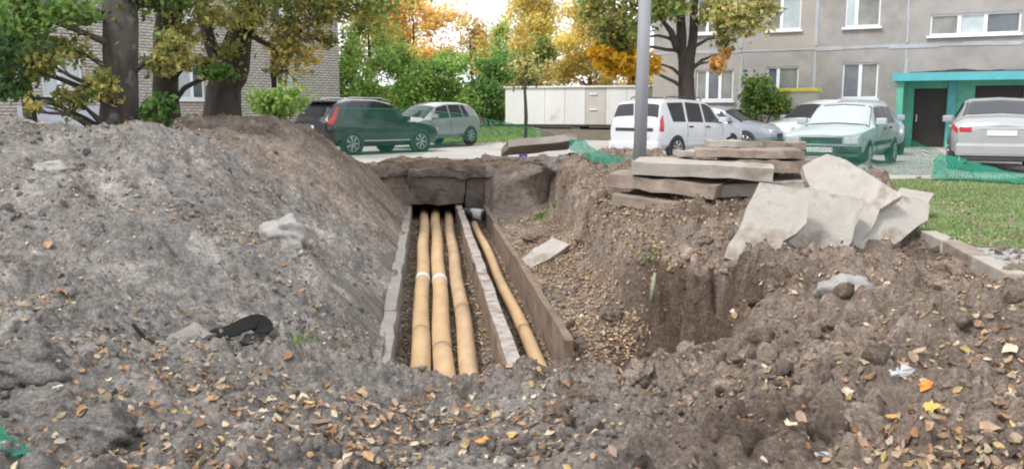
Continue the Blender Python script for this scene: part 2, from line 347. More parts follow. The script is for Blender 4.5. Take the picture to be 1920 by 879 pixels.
def height(X, Y, fine=True):
    X = np.asarray(X, float); Y = np.asarray(Y, float)
    near = tps(np.clip(X, -13, 12), np.clip(Y, -3, 23))
    c = cc_(X, Y); wob = 0.10*fbm(X*1.7, Y*1.7, 3, 9)
    amp = 1.0
    if fine:
        right = sst(-0.5, 1.5, X)
        near = near+0.17*fbm(X*0.9, Y*0.9, 4, 1)+0.10*fbm(X*2.1+.4*Y, Y*2.1, 3, 3)+0.06*fbm(X*4, Y*4, 3, 5)+0.035*fbm(X*13, Y*13, 3, 15)
        cl = np.maximum(0, 0.55-wor(X*2.2+fbm(X*3, Y*3, 2, 2), Y*2.2, 7)**2/.55)*(0.07+0.20*right)*np.clip(0.5+2*fbm(X*.6, Y*.6, 2, 12), 0.1, 1.4)
        cl2 = np.maximum(0, 0.5-wor(X*6+3+.6*fbm(X*7, Y*7, 2, 4), Y*6, 17)**2/.5)*(0.05+0.10*right)
        cl3 = np.maximum(0, 0.5-wor(X*14+3, Y*14, 27)**2/.5)*0.04*(.4+1.5*np.clip(.5+2*vn(X*1.2, Y*1.2, 29), 0, 1))
        near = near+cl+cl2+cl3
        gul = np.maximum(0, -vn(X*0.8+0.5*Y, Y*0.5-0.5*X, 31)-0.12)
        near = near-0.30*gul*(1-right)*sst(-7, -3, X)
    # the lawn and footpath beyond the kerb were never dug: level
    kx = np.where(Y < KA.y, KA.x+(Y-KA.y)*(KB.x-KA.x)/(KB.y-KA.y), KA.x+(Y-KA.y)*0.36)
    lv = sst(-.22, .0, X-kx)*sst(5.2, 5.8, Y)
    near = near*(1-lv)+lv*(0.15+0.02*fbm(X*1.5, Y*1.5, 3, 48))
    near = np.where((X < kx-.05) & (X > kx-.8) & (Y > 5.6) & (Y < 9), np.minimum(near, .15-.10*np.exp(-((X-kx+.25)/.2)**2)+.05*fbm(X*5, Y*5, 2, 49)), near)
    # dug bench and pit right of the channel, cut with a steep broken face
    e = np.interp(Y, EY, EX)+0.26*fbm(X*1.5, Y*1.5, 4, 41)+0.16*fbm(X*4.5, Y*4.5, 3, 43)
    wx = CR+CH*(Y-10); q = np.clip((X-wx)/np.maximum(e-wx, .2), 0, 1)
    bench = -0.80+0.34*q**1.5+0.10*fbm(X*2.2, Y*2.2, 4, 45)+0.07*np.maximum(0, .6-wor(X*3, Y*3, 46))
    hole = -0.98+0.16*fbm(X*2.4, Y*2.4, 3, 44)
    mx = sst(8.3, 9.3, Y+0.3*fbm(X, Y, 2, 47)); flx = hole*(1-mx)+bench*mx
    dep = sst(0.0, 0.17, e-X)*sst(4.9, 5.5, Y)*(1-sst(18.7, 19.2, Y))*(c > CR-.2)
    near = near*(1-dep)+np.minimum(near, flx)*dep
    # channel
    yin = sst(5.2, 7.0, Y+0.5*wob)*(1-sst(22.9, 23.0, Y))
    ins = (1-sst(-0.02, 0.02, c-(CR+0.06)))*sst(-0.02, 0.02, c-(CL-0.06))
    flr = FLOOR+(0.05*fbm(X*5, Y*5, 3, 22)+0.06*(0.5+vn(X*1.5, Y*1.1, 61)) if fine else 0)
    sh = 0.35                                           # soil may not rise over the wall tops
    dw = np.maximum(CL-0.06-c, c-(CR+0.06))
    cap = -0.79+0.22*np.maximum(0, vn(X*2.1, Y*1.3, 77))*(c < 0)+np.maximum(0, dw-0.08)*np.where(c < 0, 1.15, 9.0)+1.2*(1-yin)
    near = np.where(dw > 0, np.minimum(near, np.where((Y > 5.2) & (Y < 20.0), cap, 99)), near)
    near = near*(1-ins*yin)+np.minimum(near, flr)*ins*yin
    # cut face across the channel head
    near = np.where((Y > 20.02) & (Y <= 23.0) & (ins < 0.5), np.maximum(near, 0.12), near)
    yd = yard(X, Y)
    if fine: yd = yd+0.02*fbm(X, Y, 3, 50)*(1-sst(40, 60, Y))-0.012
    far = np.maximum(sst(21.2, 22.6, Y)*(1-ins*(1-sst(22.9, 23.0, Y))), sst(9.0, 12.0, X)*sst(12, 16, Y))
    far = np.maximum(far, np.maximum(sst(11, 13, np.abs(X)), sst(-1.5, -2.8, Y)))
    return near*(1-far)+yd*far
def hz(x, y): return float(height(np.array([x]), np.array([y]))[0])
def soil_color(X, Y, k=0):
    br = np.clip(0.5+0.5*np.tanh((cc_(X, Y)+0.15+1.6*fbm(X*.7, Y*.7, 3, 70))*1.0), 0, 1)
    br = np.maximum(br, 0.75*sst(11.5, 14, Y-.25*X-1)*(X > -8))
    grey = np.array([0.275, 0.260, 0.247]); brown = np.array([0.292, 0.236, 0.198]); dk = np.array([0.125, 0.090, 0.070])
    c = grey*(1-br[:, None])+brown*br[:, None]
    moist = np.clip(1.6*fbm(X*1.1, Y*1.1, 4, 80), 0, 1)*br+0.9*sst(-.12, .05, np.interp(Y, EY, EX)+0.26*fbm(X*1.5, Y*1.5, 4, 41)-X)*(1-sst(8.4, 9.6, Y))*sst(5.3, 5.9, Y)*(cc_(X, Y) > CR+.45)
    c = c*(1-np.clip(moist, 0, .85)[:, None])+dk*np.clip(moist, 0, .85)[:, None]
    lt = np.clip(2.2*fbm(X*2.6, Y*2.6, 3, 90)-0.25, 0, 1)*(0.55-0.25*br)
    return c*(1+0.9*lt[:, None])
rows = np.concatenate([np.linspace(-4, 2.4, 26), np.geomspace(2.46, 19.7, 470), np.linspace(19.74, 20.25, 16), np.linspace(20.3, 23.2, 40), np.geomspace(23.5, 400, 60)])
ca = np.linspace(-1, 1, 820); ca = np.sign(ca)*(0.78*np.abs(ca)+0.55*np.abs(ca)**6)
gx = ca[None, :]*(np.abs(rows[:, None])*0.72+2.6); gy = np.repeat(rows[:, None], len(ca), 1)
Xf, Yf = gx.ravel(), gy.ravel(); Zf = height(Xf, Yf)
nr, ncn = gx.shape
ii = (np.arange(nr-1)[:, None]*ncn+np.arange(ncn-1)[None, :]).ravel()
F = np.c_[ii, ii+1, ii+ncn+1, ii+ncn]
Cg = soil_color(Xf, Yf); fg = sst(21.5, 24, Yf)[:, None]; Cg = Cg*(1-fg)+np.array([0.17, 0.15, 0.12])*fg
ground = link('ground', mesh_np('ground', np.c_[Xf, Yf, Zf], F, True, Cg), M['soil']); tag(ground, 'heaped grey and brown dug soil round the open trench', 'ground', kind='structure')

def sheet(name, mat, inside, x0, x1, y0, y1, n, m, lift, label, cat, kind='structure'):
    xs = np.linspace(x0, x1, n); ys = np.linspace(y0, y1, m); X, Y = np.meshgrid(xs, ys); Xr, Yr = X.ravel(), Y.ravel()
    Z = height(Xr, Yr)+lift; i = (np.arange(m-1)[:, None]*n+np.arange(n-1)[None, :]).ravel()
    Fq = np.c_[i, i+1, i+n+1, i+n]; cx = Xr[Fq].mean(1); cyy = Yr[Fq].mean(1); Fq = Fq[inside(cx, cyy)]
    us, inv = np.unique(Fq, return_inverse=True); Fq = inv.reshape(Fq.shape)
    o = link(name, mesh_np(name, np.c_[Xr, Yr, Z][us], Fq, True), mat); return tag(o, label, cat, kind=kind)
def road_in(X, Y):
    return (((Y > 21.9+0.35*fbm(X*.8, Y*0, 3, 5)) & (Y < 35.5+0.15*X)) | ((X > 6.6+0.3*vn(Y, Y*0, 3)) & (Y > 15.9+0.25*fbm(X, X*0, 2, 6)))) & (Y < 37)
sheet('road', M['road'], road_in, -30, 30, 15.5, 37, 240, 130, 0.022, 'pale worn asphalt yard road under the parked cars', 'road')
def lawn_in(X, Y):
    kx = KA.x+(Y-KA.y)*(KB.x-KA.x)/(KB.y-KA.y)
    edge = np.where(Y < KA.y, kx+0.1, KA.x+(Y-KA.y)*0.36)+0.12*fbm(X*2, Y*2, 3, 8)
    return (X > edge) & (Y > 7.9+0.0*X) & (Y < 15.8) & (X < 13)
sheet('lawn', M['turf'], lawn_in, 2.5, 13, 6.4, 16.2, 160, 150, 0.012, 'leaf strewn green lawn beside the slabs', 'lawn')
sheet('back_lawn', M['turf'], lambda X, Y: (X < 1.2) & (Y > 35.7+0.15*X), -9, 2, 34, 60, 60, 80, 0.03, 'strip of green lawn beyond the yard road', 'lawn')
def path_in(X, Y):
    kx = KA.x+(Y-KA.y)*(KB.x-KA.x)/(KB.y-KA.y)
    return (X > kx+0.16) & (Y < 7.88) & (Y > 5.6)
sheet('footpath', M['path'], path_in, 2.5, 9, 5.5, 8, 100, 60, 0.012, 'grey asphalt footpath edge beside the kerb stones', 'footpath')

# ------------------------------------------------------------------ channel: walls, pipes, head
def chp(c, Y, z): return Vector((c+CH*(Y-10), Y, z))
def chan_box(mb, c0, c1, y0, y1, z0, z1, n=1, jit=0.0):
    pts = [chp(c0, y0, z0), chp(c1, y0, z0), chp(c1, y1, z0), chp(c0, y1, z0)]
    mb.prism(pts, (0, 0, z1-z0))
def rough_mesh(o, amp, cuts, seed, scale=5):
    me = o.data; bm = bmesh.new(); bm.from_mesh(me)
    bmesh.ops.triangulate(bm, faces=[f for f in bm.faces if len(f.verts) > 4])
    bmesh.ops.subdivide_edges(bm, edges=bm.edges[:], cuts=cuts, use_grid_fill=True)
    co = np.array([v.co[:] for v in bm.verts])
    for k in range(3):
        d = fbm(co[:, (k+1) % 3]*scale+co[:, k]*scale*0.6+seed*7.3, co[:, (k+2) % 3]*scale+3.1*k+seed, 3, 100+k+seed)*amp*2
        for v, q in zip(bm.verts, d): v.co[k] += q
    for f in bm.faces: f.smooth = False
    bm.to_mesh(me); bm.free(); me.update()
ch = thing('pipe_channel', 'concrete pipe channel in the trench with stained dividing walls', 'pipe channel', chp(-0.5, 7, FLOOR))
chinv = Matrix.Translation(-ch.location)
def wall_run(name, c0, c1, y0, y1, z1, mat, seg, z0=-1.4, seed=0):
    y = y0; k = 0
    while y < y1-0.1:
        ye = min(y1, y+seg); mb = MB(); dz = random.uniform(-.025, .02); dc = random.uniform(-.012, .012)
        chan_box(mb, c0+dc, c1+dc, y+0.01, ye-0.01, z0, z1+dz)
        o = mb.build(name, mat, ch); o.matrix_parent_inverse = chinv; rough_mesh(o, 0.014, 7, seed+k)
        y = ye; k += 1
wall_run('side_wall', CL-0.13, CL, 6.4, 20.2, -0.74, M['wall_grey'], 2.95, seed=1)
wall_run('middle_wall', -0.305, -0.19, 6.0, 20.2, -0.77, M['wall_brown'], 3.3, seed=11)
wall_run('side_wall', CR, CR+0.085, 7.95, 20.2, -0.72, M['wall_brown'], 2.9, seed=21)
# pale mortar bed along the top of the middle wall
mb = MB(); chan_box(mb, -0.30, -0.17, 6.0, 20.1, -0.775, -0.748); o = mb.build('mortar_bed', M['mortar_pale'], ch); o.matrix_parent_inverse = chinv; rough_mesh(o, 0.008, 24, 31, 4)
# head wall closing the dug end, openings left below it for the pipes
hw = thing('channel_head_wall', 'grey concrete wall across the trench end above the dark pipe opening', 'retaining wall', chp(-0.6, 20.1, 0))
hi = Matrix.Translation(-hw.location)
mb = MB(); chan_box(mb, CL-0.10, -0.10, 20.0, 20.2, -0.73, 0.06); o = mb.build('wall_slab', M['head'], hw); o.matrix_parent_inverse = hi; rough_mesh(o, 0.05, 8, 41, 3)
mb = MB(); chan_box(mb, -0.09, CR+0.5, 20.1, 20.3, -0.86, 0.10); o = mb.build('wall_slab', M['head'], hw); o.matrix_parent_inverse = hi; rough_mesh(o, 0.06, 8, 43, 3)
mb = MB(); chan_box(mb, CL-0.4, CR+0.6, 20.25, 23.3, 0.02, 0.12); o = mb.build('cover_slab', M['slab_brown'], hw); o.matrix_parent_inverse = hi; rough_mesh(o, 0.03, 5, 45, 3)
# rough soil lying over the cover
n1, n2 = 150, 90; xs = np.linspace(-3.6, 1.6, n1); ys = np.linspace(19.93, 23.6, n2); X, Y = np.meshgrid(xs, ys); Xr, Yr = X.ravel(), Y.ravel()
Zr = 0.16+0.10*fbm(Xr*1.6, Yr*1.6, 4, 33)+0.05*np.maximum(0, .6-wor(Xr*4, Yr*4, 3))-0.22*sst(22, 23.6, Yr)-0.30*(1-sst(19.9, 20.35, Yr+.25*fbm(Xr*2.5, Yr*2.5, 3, 35)))+0.05*fbm(Xr*7, Yr*7, 3, 36)-0.35*sst(1.0, 1.6, np.abs(Xr+1.0)-1.0)
i = (np.arange(n2-1)[:, None]*n1+np.arange(n1-1)[None, :]).ravel()
tag(link('soil_bank', mesh_np('soil_bank', np.c_[Xr, Yr, Zr], np.c_[i, i+1, i+n1+1, i+n1], True, np.array([.20, .145, .105])*(1+.7*fbm(Xr*2, Yr*2, 3, 38))[:, None]), M['soil']), kind='structure')

def pipe(label, c0, c1, y0, y1, D, zt, mat, joints, bands, tapes=(), group='insulated pipes in the trench'):
    R = D/2; z = zt-R; t = thing('insulated_pipe', label, 'pipe', chp(c0, y0, z-R), group=group); inv = Matrix.Translation(-t.location)
    def P(y): f = (y-6)/(20.4-6); return chp(c0+(c1-c0)*f+0.012*sin(y*1.3+c0*9), y, z+0.012*sin(y*0.9+c0*5))
    y = y0; k = 0
    while y < y1-.05:
        ye = min([q for q in joints if q > y+.01]+[y1]); m = MB(); nn = 16; rr = R*random.uniform(.995, 1.005)
        ypts = [y+0.001+(ye-y-0.002)*q/(nn-1) for q in range(nn)]
        m.tube([P(q) for q in ypts], [rr*(1+random.uniform(-.004, .004)) for _ in ypts], 18)
        o = m.build('sleeve', mat, t); o.matrix_parent_inverse = inv; y = ye; k += 1
    for b in bands:
        m = MB(); pts = [P(b-0.008), P(b+0.008)]; m.tube(pts, R*1.008, 18); o = m.build('band', M['wire'], t); o.matrix_parent_inverse = inv
    for b in tapes:
        m = MB(); m.tube([P(b-0.10), P(b+0.10)], R*1.065, 18); o = m.build('tape_wrap', M['tape'], t); o.matrix_parent_inverse = inv
    return t
pipe('tan wrapped pipe nearest the grey left channel wall', -1.065, -1.02, 5.6, 22.6, 0.20, -0.935, M['pipe'], (9.5,), (9.5,), (12.6,))
pipe('second tan wrapped pipe from the left with a taped joint', -0.835, -0.765, 5.6, 22.6, 0.205, -0.93, M['pipe'], (8.8,), (8.8,), (12.4,))
pipe('browner wrapped pipe against the middle dividing wall', -0.60, -0.47, 5.6, 22.6, 0.19, -0.945, M['pipe2'], (10.6,), (10.6,), ())
pipe('narrow tan pipe alone in the right hand channel', 0.10, 0.05, 5.6, 19.0, 0.15, -0.955, M['pipe'], (9.6,), (9.6,), ())
# capped stub at the far end of the right cell
stub = thing('pipe_stub', 'short white capped pipe stub at the far trench end', 'pipe', chp(0.02, 18.9, -1.1)); sinv = Matrix.Translation(-stub.location)
m = MB(); m.tube([chp(-0.16, 19.2, -0.84), chp(0.30, 18.9, -0.86)], [0.12, 0.12], 16); o = m.build('barrel', M['plastic'], stub); o.matrix_parent_inverse = sinv
m = MB(); m.tube([chp(0.02, 19.1, -0.845), chp(0.26, 18.92, -0.858)], [0.128, 0.128], 16); o = m.build('wrap', M['whiteplastic'], stub); o.matrix_parent_inverse = sinv

# ------------------------------------------------------------------ concrete slabs
def slab_box(label, c, size, rz, mat, tilt=(0, 0), seed=0, group=None, name='concrete_slab'):
    m = MB(); m.box(-size[0]/2, size[0]/2, -size[1]/2, size[1]/2, 0, size[2])
    o = m.build(name, M[mat]); rough_mesh(o, 0.022, 6, seed, 3.2)
    o.location = c; o.rotation_euler = (tilt[0], tilt[1], rz); return tag(o, label, 'slab', group)
def slab_poly(label, pxs, p, n, th, mat, seed=0, name='concrete_slab', cat='slab', group=None, rough=0.004):
    pts = [atplane(u, v, p, n) for u, v in pxs]; c = sum(pts, Vector())/len(pts)
    # extra points along the edges so that breaks look uneven
    q = []
    r2 = random.Random(seed)
    for a, b in zip(pts, pts[1:]+pts[:1]):
        k = max(1, int((b-a).length/0.13))
        for i in range(k):
            e = a.lerp(b, i/k); 
            if i: e = e+(b-a).normalized().cross(Vector(n).normalized())*r2.uniform(-.02, .016)
            q.append(e-c)
    m = MB(); m.prism(q, -Vector(n).normalized()*th); o = m.build(name, M[mat], bevel=0.0)
    bm = bmesh.new(); bm.from_mesh(o.data)
    caps = [f for f in bm.faces if len(f.verts) > 4]
    for f in caps:
        r = bmesh.ops.poke(bm, faces=[f])
    for _ in range(2):
        bmesh.ops.subdivide_edges(bm, edges=[e for e in bm.edges if e.calc_length() > 0.16], cuts=1)
        bmesh.ops.triangulate(bm, faces=[f for f in bm.faces if len(f.verts) > 3])
    co = np.array([v.co[:] for v in bm.verts])
    for k in range(3):
        d = fbm(co[:, (k+1) % 3]*4+co[:, k]*3+seed*5.3, co[:, (k+2) % 3]*4+seed, 3, 120+k)*rough
        for v, dq in zip(bm.verts, d): v.co[k] += dq
    bmesh.ops.recalc_face_normals(bm, faces=bm.faces[:])
    bm.to_mesh(o.data); bm.free()
    o.location = c; return tag(o, label, cat, group)
G_ST = 'slabs piled beside the trench'
zb = 0.14
def stk(label, u, Y, z, size, rz, mat, tilt=(0, 0), seed=0):
    x = (u-960)/FPX*Y*1.0
    return slab_box(label, (x, Y, z), size, radians(rz), mat, tilt, seed, G_ST)
stk('lowest soiled slab at the left foot of the slab pile', 1262, 11.0, 0.20, (1.25, 1.0, .13), -28, 'slab_brown', (radians(2), radians(5)), 2)
stk('lowest long slab under the right half of the slab pile', 1425, 11.4, 0.17, (1.7, 1.1, .14), -8, 'slab_brown', (0, 0), 3)
stk('brown edged slab sticking out left in the middle of the pile', 1258, 11.2, 0.42, (1.35, 1.1, .15), -24, 'slab_brown', (radians(2), radians(4)), 4)
stk('pale slab under the big top slab, right side of the pile', 1420, 11.3, 0.36, (1.6, 1.2, .15), -6, 'slab', (0, radians(-1)), 5)
stk('broad pale slab spanning the slab pile', 1315, 11.2, 0.60, (1.66, 1.15, .15), -12, 'slab', (radians(1), radians(1.5)), 6)
stk('brownish slab jutting right from the upper slab pile', 1440, 11.7, 0.60, (1.0, 1.0, .15), 8, 'slab_brown', (0, 0), 7)
stk('thin rust tinted slab lying on the broad top slab', 1400, 11.7, 0.785, (1.35, .7, .09), -9, 'slab_brown', (radians(1), radians(1)), 8)
stk('small pale broken piece on the pile beside the lamp post', 1298, 11.75, 0.79, (.42, .35, .07), 14, 'slab', (0, 0), 9)
stk('topmost grey slab at the back left of the pile', 1372, 12.3, 0.885, (.70, .5, .08), -4, 'slab', (0, radians(1)), 10)
stk('topmost brown slab at the back right of the pile', 1455, 12.3, 0.875, (.62, .5, .085), 3, 'slab_brown', (0, 0), 12)
nrm = Vector((-0.16, -0.90, 0.42))
bp = atz(1410, 505, -0.03)
G_T = 'broken pale slabs tipped against the pile'
slab_poly('front left broken pale slab tipped towards the trench', [(1358, 482), (1424, 342), (1522, 357), (1512, 418), (1468, 452), (1446, 514)], bp, nrm, .12, 'slab_white', 1, group=G_T)
slab_poly('middle broken pale slab behind the front left one', [(1462, 360), (1520, 350), (1618, 381), (1598, 448), (1574, 514), (1538, 500), (1480, 455)], bp+Vector((.1, .20, 0)), Vector((.06, -.86, .50)), .12, 'slab_white', 2, group=G_T)
slab_poly('blunt topped pale slab standing highest among the tipped slabs', [(1504, 312), (1550, 289), (1586, 300), (1692, 366), (1650, 392), (1606, 470), (1548, 440)], bp+Vector((.25, .62, 0)), Vector((-0.10, -.80, .58)), .12, 'slab_white', 3, group=G_T)
slab_poly('right hand pale slab of the tipped group', [(1588, 480), (1642, 388), (1690, 366), (1744, 384), (1740, 412), (1688, 452), (1636, 488)], bp+Vector((.45, .30, 0)), Vector((0.22, -.78, .58)), .11, 'slab_white', 4, group=G_T)
slab_poly('small flat slab corner behind the tipped slabs near the grass', [(1672, 366), (1690, 352), (1752, 362), (1740, 388)], aty(1710, 380, 9.9), Vector((0.1, -.35, .93)), .10, 'slab', 5)
slab_poly('narrow pale board shaped slab lying in the trench bank', [(974, 488), (1000, 466), (1036, 446), (1068, 458), (1040, 478), (994, 503)], aty(1015, 478, 12.4), Vector((-.25, -.55, .8)), .07, 'slab_white', 6)
pfs = aty(1012, 292, 18.3); slab_box('weathered slab propped on the far bank of the trench', (pfs.x, 18.45, pfs.z+.14), (1.42, 1.0, .14), radians(10), 'slab', (radians(-13), radians(-5)), 7)
# kerb
kd = (KB-KA); kl = kd.length; ka = atan2(kd.y, kd.x)
kmid = [0.16, 0.50, 0.84]
klab = ['pale kerb stone at the lawn corner by the slabs', 'middle kerb stone with a brown soiled face beside the footpath', 'kerb stone nearest the right edge of the view']
for f, lb, mt, s in zip(kmid, klab, ('slab', 'slab_brown', 'slab'), (51, 52, 53)):
    p = KA.lerp(KB, f); L = kl*0.335
    m = MB(); m.box(-L/2, L/2, -.075, .075, -.2, .04); o = m.build('kerb_stone', M[mt], bevel=.012); rough_mesh(o, .008, 3, s, 6)
    o.location = (p.x, p.y, 0.165+random.uniform(-.012, .012)); o.rotation_euler = (random.uniform(-.08, .08), random.uniform(-.02, .02), ka+random.uniform(-.02, .02)); tag(o, lb, 'kerb stone', 'kerb stones by the footpath')

# ------------------------------------------------------------------ buildings
def wall_cells(m, x0, x1, z0, z1, ops, y0, y1):
    xs = sorted({x0, x1, *[min(max(v, x0), x1) for o in ops for v in o[:2]]}); zs = sorted({z0, z1, *[min(max(v, z0), z1) for o in ops for v in o[2:4]]})
    for a, b in zip(xs, xs[1:]):
        for c, d in zip(zs, zs[1:]):
            mx, mz = (a+b)/2, (c+d)/2
            if not any(o[0] < mx < o[1] and o[2] < mz < o[3] for o in ops): m.box(a, b, y0, y1, c, d)
def window(root, x0, x1, z0, z1, splits, pmats, sill=True, y=0.09):
    fw = 0.065; m = MB(); e = [x0]+[x0+(x1-x0)*s for s in splits]+[x1]
    m.box(x0, x1, y, y+.07, z0, z0+fw); m.box(x0, x1, y, y+.07, z1-fw, z1)
    m.box(x0, x0+fw, y, y+.07, z0+fw, z1-fw); m.box(x1-fw, x1, y, y+.07, z0+fw, z1-fw)
    for q in e[1:-1]: m.box(q-.06, q+.06, y-.01, y+.07, z0+fw, z1-fw)
    wnd = m.build('window', M['pvc'], root)
    for k, (a, b) in enumerate(zip(e, e[1:])):
        bx('pane', M[pmats[k % len(pmats)]], wnd, a+(fw if k == 0 else .06), b-(fw if k == len(e)-2 else .06), y+.03, y+.045, z0+fw, z1-fw)
    if sill: bx('sill', M['pvc'], wnd, x0-.08, x1+.08, -.10, y-.012, z0-.09, z0-.01)
    return wnd
# right: panel block
RA, RC = Vector((5.9, 37.5, 0)), Vector((17.85, 30.9, 0)); rd = (RC-RA).normalized()
rb = thing('panel_building', 'grey beige panel apartment block with white windows and green entrance', 'building', RA, atan2(rd.y, rd.x))
colsx = [-.05, 3.62, 6.46, 9.63, 13.62, 16.8, 20.0, 23.2]; rowz = [.62, 3.67, 6.37, 9.07, 11.77, 14.4]
wins = {(0, 0): (1.80, 3.34, 1.75, 2.98, (.3, .64), ('pane_dim', 'pane', 'pane_dim')), (1, 0): (4.63, 5.86, 1.80, 3.03, (.36,), ('pane', 'pane_dim')),
        (2, 0): (7.45, 8.72, 1.80, 3.12, (.5,), ('pane', 'pane_dim'))}
for c in (0, 1, 2, 4, 5, 6):
    a, b = {0: (1.75, 2.85), 1: (4.63, 5.86), 2: (7.45, 8.68), 4: (14.6, 15.9), 5: (17.7, 19.0), 6: (20.9, 22.2)}[c]
    for r in range(0, 4):
        if (c, r) not in wins: wins[(c, r)] = (a, b, 1.72+2.7*r, 3.02+2.7*r, (.4,) if c != 2 else (.32,), [('pane_pale', 'pane_dim'), ('pane', 'pane'), ('pane_dim', 'pane_pale')][(c+r) % 3])
for r in range(1, 4): wins[(3, r)] = (10.35, 13.2, 4.0+2.7*(r-1), 4.74+2.7*(r-1), (.33, .62), ('pane_dim', 'pane_pale', 'pane'))
for c in range(len(colsx)-1):
    for r in range(len(rowz)-1):
        a, b, z0, z1 = colsx[c], colsx[c+1], rowz[r], rowz[r+1]; m = MB(); ops = []
        if (c, r) in wins: ops = [wins[(c, r)][:4]]
        if (c, r) == (3, 0): ops = [(9.7, 13.55, .5, 2.4)]
        wall_cells(m, a+.012, b-.012, z0+.012, z1-.012, ops, random.uniform(0, .012), .3)
        m.build('wall_panel', M[random.choice(('panel', 'panel_b', 'panel_c'))], rb)
for k, q in wins.items(): window(rb, *q[:4], q[4], q[5])
def seam(m, x0, x1, z0, z1): m.box(x0, x1, -.010+random.uniform(-.003, .003), .05, z0, z1)
for z in rowz[1:-1]:
    for c in range(len(colsx)-1):
        m = MB(); x = colsx[c]
        while x < colsx[c+1]-.05:
            xe = min(colsx[c+1], x+random.uniform(.5, 1.1)); h = random.uniform(.03, .08); d = random.uniform(-.02, .02); seam(m, x+.001, xe-.001, z-h+d, z+h+d); x = xe
        m.build('seam_strip', M['seam'], rb)
for x in colsx[1:-1]:
    for r in range(len(rowz)-1):
        m = MB(); z = rowz[r]+.11
        while z < rowz[r+1]-.12:
            ze = min(rowz[r+1]-.11, z+random.uniform(.5, 1.0)); h = random.uniform(.03, .09); d = random.uniform(-.03, .03); seam(m, x-h+d, x+h+d, z, ze); z = ze
        m.build('seam_strip', M['seam'], rb)
bx('plinth', M['plinth'], rb, -.02, 9.6, -.04, .3, -.3, .60); bx('plinth', M['plinth'], rb, 13.7, 23.2, -.04, .3, -.3, .60)
bx('core', M['plinth'], rb, .02, 23.1, .40, 11, -.3, 14.3)
bx('end_wall', M['panel'], rb, -.06, 0.01, .30, 11, -.3, 14.4)
bx('roof', M['bitumen'], rb, -.3, 23.4, -.2, 11.2, 14.42, 14.7)
# entrance
m = MB(); wall_cells(m, 9.70, 13.55, -.2, 2.40, [(9.98, 11.06, .02, 2.14), (11.95, 13.45, .02, 2.22)], .03, .28); m.build('entrance_wall', M['green_wall'], rb)
for x0, x1, zt in ((9.98, 11.06, 2.14), (11.95, 13.45, 2.22)):
    d = bx('door', M['door'], rb, x0+.01, x1-.01, .12, .18, .0, zt-.01, bevel=.01); bx('handle', M['chrome'], d, x0+.10, x0+.14, .05, .119, .95, 1.2)
    bx('door_frame', M['door'], d, x0+.005, x0+.06, .06, .119, .0, zt-.02)
bx('pilaster', M['green_wall'], rb, 9.50, 9.72, -1.15, .028, -.2, 2.38); bx('pilaster', M['cyan'], rb, 11.1, 11.35, -.06, .028, -.2, 2.38)
cn = bx('canopy', M['green_wall'], rb, 9.42, 15.0, -1.25, -.012, 2.40, 2.56)
bx('fascia', M['cyan'], cn, 9.36, 15.06, -1.33, -1.252, 2.38, 2.66); bx('fascia', M['cyan'], cn, 9.36, 9.418, -1.25, -.014, 2.38, 2.66)
m = MB(); nx = 40
for i in range(nx):
    x = 9.9+i*.127; h = .09+.10*max(0, fbm(np.array([x*1.4]), np.array([.3]), 3, 7)[0]+.3); m.box(x, x+.125, -1.15, -.02, 2.562, 2.60+h)
m.build('roof_felt', M['bitumen'], cn)
bx('step', M['slab'], rb, 9.5, 13.6, -1.2, -.06, -.2, .04)
# basement entry with a yellow edge
be = thing('basement_hatch', 'small whitish basement hatch with yellow roof edge by the panel block', 'hatch', RA+rd*6.0+Vector((rd.y, -rd.x, 0))*1.0, atan2(rd.y, rd.x))
bx('hatch_wall', M['beige_metal'], be, -.68, .78, -.45, .45, 0, 2.03); bx('roof_edge', M['yellow'], be, -.74, .84, -.52, .52, 2.032, 2.17, bevel=.02)
# left: silicate brick block
LA, LC = Vector((-16.5, 28.5, 0)), Vector((-7.6, 39.5, 0)); ld = (LC-LA).normalized()
lb = thing('brick_building', 'pale grey silicate brick block behind the trees at left', 'building', LA, atan2(ld.y, ld.x))
LX0, LX1, LH = -9.0, 14.2, 9.3
lw = []
for cx, wd, sp in ((-6.2, 1.4, (.5,)), (-2.0, 1.4, (.5,)), (2.24, 1.35, (.42,)), (7.0, 1.15, (.55,)), (11.25, .95, (.5,))):
    for r in range(3):
        z0 = 1.78+2.85*r
        if cx > 10: z0 += .12
        lw.append((cx-wd/2, cx+wd/2, z0, z0+1.35, sp, [('pane', 'pane_pale'), ('pane_pale', 'pane'), ('pane_pale', 'pane_pale')][int(abs(cx)+r) % 3]))
m = MB(); wall_cells(m, LX0, LX1, -.3, LH, [q[:4] for q in lw], .022, .35); m.build('mortar_wall', M['mortar'], lb)
